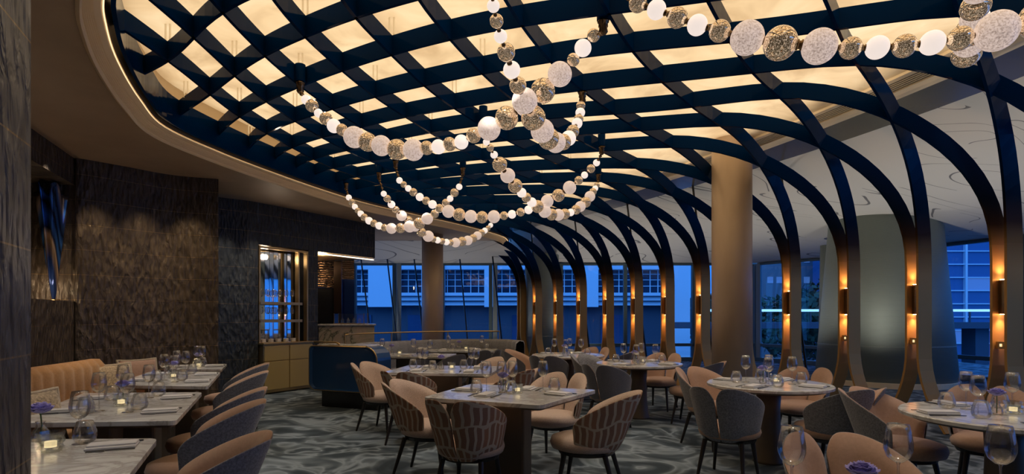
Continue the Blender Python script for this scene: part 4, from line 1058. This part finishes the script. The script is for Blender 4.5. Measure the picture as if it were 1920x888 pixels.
rl=[Vector((p[0],p[1],0)) for p in SPd[20:int(len(SPd)*.80):12]]
def nrm_at(P,k):
    a=P[max(0,k-1)]; b=P[min(len(P)-1,k+1)]; t=(b-a).normalized(); return Vector((-t.y,t.x,0))
rp=[p+nrm_at(rl,k)*.16+Vector((0,0,1.08))-O for k,p in enumerate(rl)]
MB().tube(rp,.013,8).build('brass_rail',M_BRASS,so_,smooth=True)
for k in (0,len(rl)//3,2*len(rl)//3,len(rl)-1): q=rl[k]+nrm_at(rl,k)*.16-O; MB().tube([q,q+Vector((0,0,1.08))],.012,8).build('rail_post',M_BRASS,so_)
# row of peach chairs and stacked napkins beyond the rail
for k,(x,y) in enumerate(((-2.98,12.75),(-2.32,12.85),(-1.66,12.95))):
    chair('velvet',x,y,x-.2,y+1,'in the row beyond the brass rail, '+['leftmost','middle','rightmost'][k],sc=1.0)
t_=poly_table(rect(-3.0,13.6,1.6,.7,R(8)),'narrow marble table beyond the brass rail, right of the bar',(.3,.2),0,'square and oblong marble tables')
for k in range(6):
    x=-3.45+k*.18; o=NAP.copy(); COL.objects.link(o); o.location=(x,13.45+.03*k,ZT+.0005); o.rotation_euler=(0,0,R(20)); tag(o,'folded napkin laid in the row on the table right of the bar, '+['first','second','third','fourth','fifth','sixth'][k],'napkin','folded napkins')
# small switch plates on three of the ribs
for i,l in ((4,'left of the huge grey column'),(5,'over the huge grey column'),(6,'nearest the camera at right')):
    bp=base_pt(i); tg=base_tan(i); nr=base_nrm(i)
    c=bp+nr*.06+Vector((0,0,1.08)); r=empty('switch_plate',c,math.atan2(nr.y,nr.x)); tag(r,'small brass wall switch on the rib foot '+l,'switch','rib switches')
    MB().box((0,-.0,0),(.05,.11,.08)).build('plate',M_BRASS,r,bevel=.003); MB().box((-.028,0,0),(.008,.02,.03)).build('button',M_CANDLE,r)

# ------------------------------------------------------------------ the street outside
M_FACADE=mat('pale_office_facade',(.55,.66,.76),0,.6)
M_FACDK=mat('dark_ribbon_window',(.01,.02,.05),.2,.15)
M_PODIUM=mat('dark_podium',(.035,.05,.08),0,.6)
M_LITWIN=mat('lit_office_window',(.08,.2,.4),emis=(.25,.5,1.0),es=.16)
def gb(x): return None
struct(MB().add([(-60,17.8,-4),(60,17.8,-4),(60,120,-4),(-60,120,-4)],[(0,1,2,3)]).build('ground',mat('street_asphalt',(.03,.04,.06),0,.5)))
B=empty('office_building',(-2,34,-4)); tag(B,'long pale office building with dark ribbon windows facing the left and middle windows','building')
def fx(x,D=34): return (x-CX)*D/FPX
def fz(y,D=34): return EYE-(y-CY)*D/FPX
OB=Vector((-2,34,-4))
def bpart(name,x0,x1,y0,y1,d0,d1,m):
    X0,X1=fx(x0),fx(x1); Z0,Z1_=fz(y1),fz(y0)
    return MB().box(((X0+X1)/2+2,(d0+d1)/2,(Z0+Z1_)/2+4),(X1-X0,d1-d0,Z1_-Z0)).build(name,m,B)
bpart('facade_wall',500,1292,548,572,.2,1.5,M_FACADE); bpart('facade_wall',500,1292,380,504,.2,1.5,M_FACADE)
bpart('ribbon_back',500,1292,500,550,1.0,1.4,M_FACDK); bpart('podium',500,1292,572,760,.9,1.5,M_PODIUM)
for x0,x1 in ((596,612),(690,745),(790,832),(908,930),(1090,1122),(1258,1294)): bpart('pier',x0,x1,380,575 if x1<1250 else 720,.0,1.3,M_FACADE)
for y in (554,563): bpart('ledge',500,1292,y,y+1.6,.05,.25,M_FACDK)
for k,x in enumerate(range(505,1290,15)):
    if any(a<=x<=b for a,b in ((596,612),(690,745),(790,832),(908,930),(1090,1122),(1258,1294))): continue
    bpart('mullion',x,x+1.4,502,549,.85,1.0,M_FACADE)
for y in (511,522,534): bpart('transom',500,1258,y,y+1.2,.86,.98,M_FACADE)
for x0,x1 in ((640,690),(760,830),(960,1020),(1130,1180)): bpart('podium_bay',x0,x1,590,650,.8,.95,mat('podium_glass',(.02,.05,.12),.2,.2))
# glass tower on the right
T=empty('glass_tower',(33,42,-4)); tag(T,'glass office tower with a lit floor grid, outside the right windows','building')
MB().box((0,0,14),(16,10,30)).build('tower_core',mat('tower_glass',(.05,.13,.30),.1,.3),T)
for k in range(34): MB().box((0,-5.05,1+k*.86),(16.1,.15,.07)).build('floor_band',M_FACADE,T)
for k in range(8): MB().box((-7.9+k*2.25,-5.1,14),(.14,.2,30)).build('fin',M_FACADE,T)
rnd=random.Random(5)
for k in range(10):
    c=rnd.randrange(7); rr=rnd.randrange(3,9); MB().box((-6.8+c*2.25,-5.02,.45+rr*1.15+.1),(1.9,.05,.8)).build('lit_window',M_LITWIN,T)
# white gridded block and a grey block on the hill
H1=empty('hill_block',(27,60,-4)); tag(H1,'white gridded apartment block above the trees, outside the right windows','building')
MB().box((3,0,9),(12,6,12)).build('block_wall',mat('block_shade',(.10,.18,.30),0,.5),H1)
for k in range(5): MB().box((3,-3.1,6+k*2.0),(12,.3,.35)).build('balcony_band',M_FACADE,H1)
for k in range(10): MB().box((-3+k*1.33,-3.1,9),(.22,.3,12)).build('column_fin',M_FACADE,H1)
H2=empty('grey_block',(26,52,-4)); tag(H2,'grey block with two rows of small lit windows, behind the trees','building')
MB().box((-1.6,0,6.5),(5,5,11)).build('block_wall',mat('grey_render',(.16,.20,.25),0,.6),H2)
for rr in range(2):
    for c in range(5): MB().box((-3.4+c*.8,-2.52,10.3-rr*1.8),(.5,.06,.55)).build('lit_window',M_LITWIN,H2)
def tree(x,y,h,w,label):
    r=empty('street_tree',(x,y,-4)); tag(r,label,'tree','trees outside the windows')
    MB().tube([(0,0,0),(.1,0,h*.4),(0,.1,h*.7)],[.3,.22,.08],8).build('trunk',M_LEG,r)
    b=MB(); rn=random.Random(int(x*10+y))
    cl=[(rn.uniform(-w*.6,w*.6),rn.uniform(-w*.4,w*.4),h*rn.uniform(.45,.9),w*rn.uniform(.35,.6)) for _ in range(9)]
    for _ in range(1900):
        cx_,cy_,cz,cr=rn.choice(cl); d=Vector((rn.gauss(0,1),rn.gauss(0,1),rn.gauss(0,1))).normalized()*cr*rn.uniform(.75,1.05)
        p=Vector((cx_,cy_,cz))+d; u=Vector((rn.gauss(0,1),rn.gauss(0,1),rn.gauss(0,1))).normalized(); v=u.cross(d).normalized(); s=rn.uniform(.16,.30)
        b.add([p-u*s,p+v*s*.6,p+u*s,p-v*s*.6],[(0,1,2,3)])
    b.build('foliage',M_TREE,r)
M_TREE=mat('dusk_foliage',(.03,.07,.045),0,.8)
for x,y,h,w,l in ((17.0,34,7.6,3.0,'dark leafy tree outside, left one beside the champagne column'),(20.5,36,8.6,3.2,'dark leafy tree outside, tallest in the middle of the gap'),(24,38,7.6,3.2,'dark leafy tree outside, right one beside the slim grey column'),(14.0,38,7.0,2.6,'dark leafy tree outside, mostly behind the champagne column')): tree(x,y,h,w,l)
br=empty('footbridge',(17,29,-4)); tag(br,'dark footbridge with a brightly lit rail, outside right of the champagne column','bridge')
MB().box((0,.3,4.9),(18,2.0,.3)).build('deck',M_PODIUM,br)
MB().box((0,-.8,5.65),(16,.3,.12)).build('lit_rail',mat('lit_bridge',(.6,.7,.8),emis=(.5,.8,1),es=.8),br)
for k in range(9): MB().box((-8+k*2,-.6,5.3),(.06,.06,.6)).build('rail_post',M_PODIUM,br)
for x in (-7,0,7): MB().box((x,.3,2.4),(.7,.9,4.8)).build('pier',M_PODIUM,br)

# ------------------------------------------------------------------ lamps of the room, and added lights
# recessed soffit downlights grazing the dark feature wall
for d,e in ((.4,60),(1.2,60)):
    w=WA+wd*d+n0*.42; q=WA+wd*d
    lamp('wall_washer','SPOT',(w.x,w.y,ZS-.03),e*.9,WARM,target=(q.x+n0.x*.05,q.y+n0.y*.05,.9),size=.03,angle=60,blend=.9)
for k in (3,10,17,24):
    p=ce[k]; q=ce[min(k+1,len(ce)-1)]; t=Vector((q[0]-p[0],q[1]-p[1],0)).normalized(); n=Vector((t.y,-t.x,0))
    lamp('wall_washer','SPOT',(p[0]+n.x*.42,p[1]+n.y*.42,ZS-.03),52,WARM,target=(p[0]+n.x*.03,p[1]+n.y*.03,.9),size=.03,angle=58,blend=.9)
for f in (.45,.9):
    p=VW[int(len(VW)*f)-1]; lamp('wall_washer','SPOT',(p[0]+.36,p[1]-.30,ZS-.03),55,(1,.85,.7),target=(p[0]+.02,p[1]-.02,.9),size=.03,angle=55,blend=.9)
for x,y in ((-2.3,2.5),(-2.9,4.1),(-3.4,5.8),(-4.0,7.2)):
    lamp('table_downlight','SPOT',(x,y,ZS-.03),55,(1,.92,.84),target=(x,y,0),size=.04,angle=62,blend=.9)
lamp('pillar_downlight','SPOT',(-1.1,2.3,ZS-.03),45,(1,.88,.75),target=(-1.5,1.6,1.2),size=.04,angle=60,blend=.9)

# unseen area lights added atop the lattice, standing in for LEDs washing the ceiling
def ring_x(y):
    best=None
    for a,b in zip(RING,RING[1:]):
        if (a.y-y)*(b.y-y)<=0 and a.y!=b.y:
            x=a.x+(b.x-a.x)*(y-a.y)/(b.y-a.y); best=x if best is None else min(best,x)
    return best
def slot_x(y):
    for k in range(len(BL)-1):
        a=off(k,-1.03,0); b=off(k+1,-1.03,0)
        if (a.y-y)*(b.y-y)<=0 and a.y!=b.y: return a.x+(b.x-a.x)*(y-a.y)/(b.y-a.y)
y=-.4
while y<16:
    y1=y+1.0
    xl=[v for v in (ring_x(y),ring_x(y1)) if v is not None]; xr=[v for v in (slot_x(y),slot_x(y1)) if v is not None]
    if not xr: xr=[4.6]
    if xl:
        x0=min(xl)-.1; x1=min(xr)
        if x1-x0>.5:
            o=lamp('added_ceiling_wash','AREA',((x0+x1)/2,y+.5,ZL+.19),CEIL_WASH*(x1-x0),(1,.84,.64),target=((x0+x1)/2,y+.5,10),size=x1-x0,size_y=1.0)
            o.rotation_euler=(PI,0,0)
    y=y1

# uplights standing in the floor along the windows, washing the plaster and the big columns
for x,y,e in ((6.9,4.2,60),(7.2,7.2,60),(6.3,9.9,55),(5.3,12.6,50),(3.6,15.2,45),(2.3,16.6,35),(-1.0,16.4,25),(-3.5,16.2,25)):
    lamp('floor_uplight','SPOT',(x,y,.05),e*1.7,(1,.93,.82),target=(x+.35,y+.1,4),size=.08,angle=125,blend=.9)
# unseen downlights added under the lattice to brighten the tables
for x,y in ((-.2,4.4),(-.8,6.8),(1.6,5.6),(2.5,4.9),(3.1,3.3),(1.7,7.9),(.9,9.4),(-1.6,9.2),(1.4,2.0),(-1.9,5.6)):
    lamp('added_downlight','SPOT',(x,y,ZL-.02),42,(1,.94,.88),target=(x,y,0),size=.05,angle=80,blend=.9)
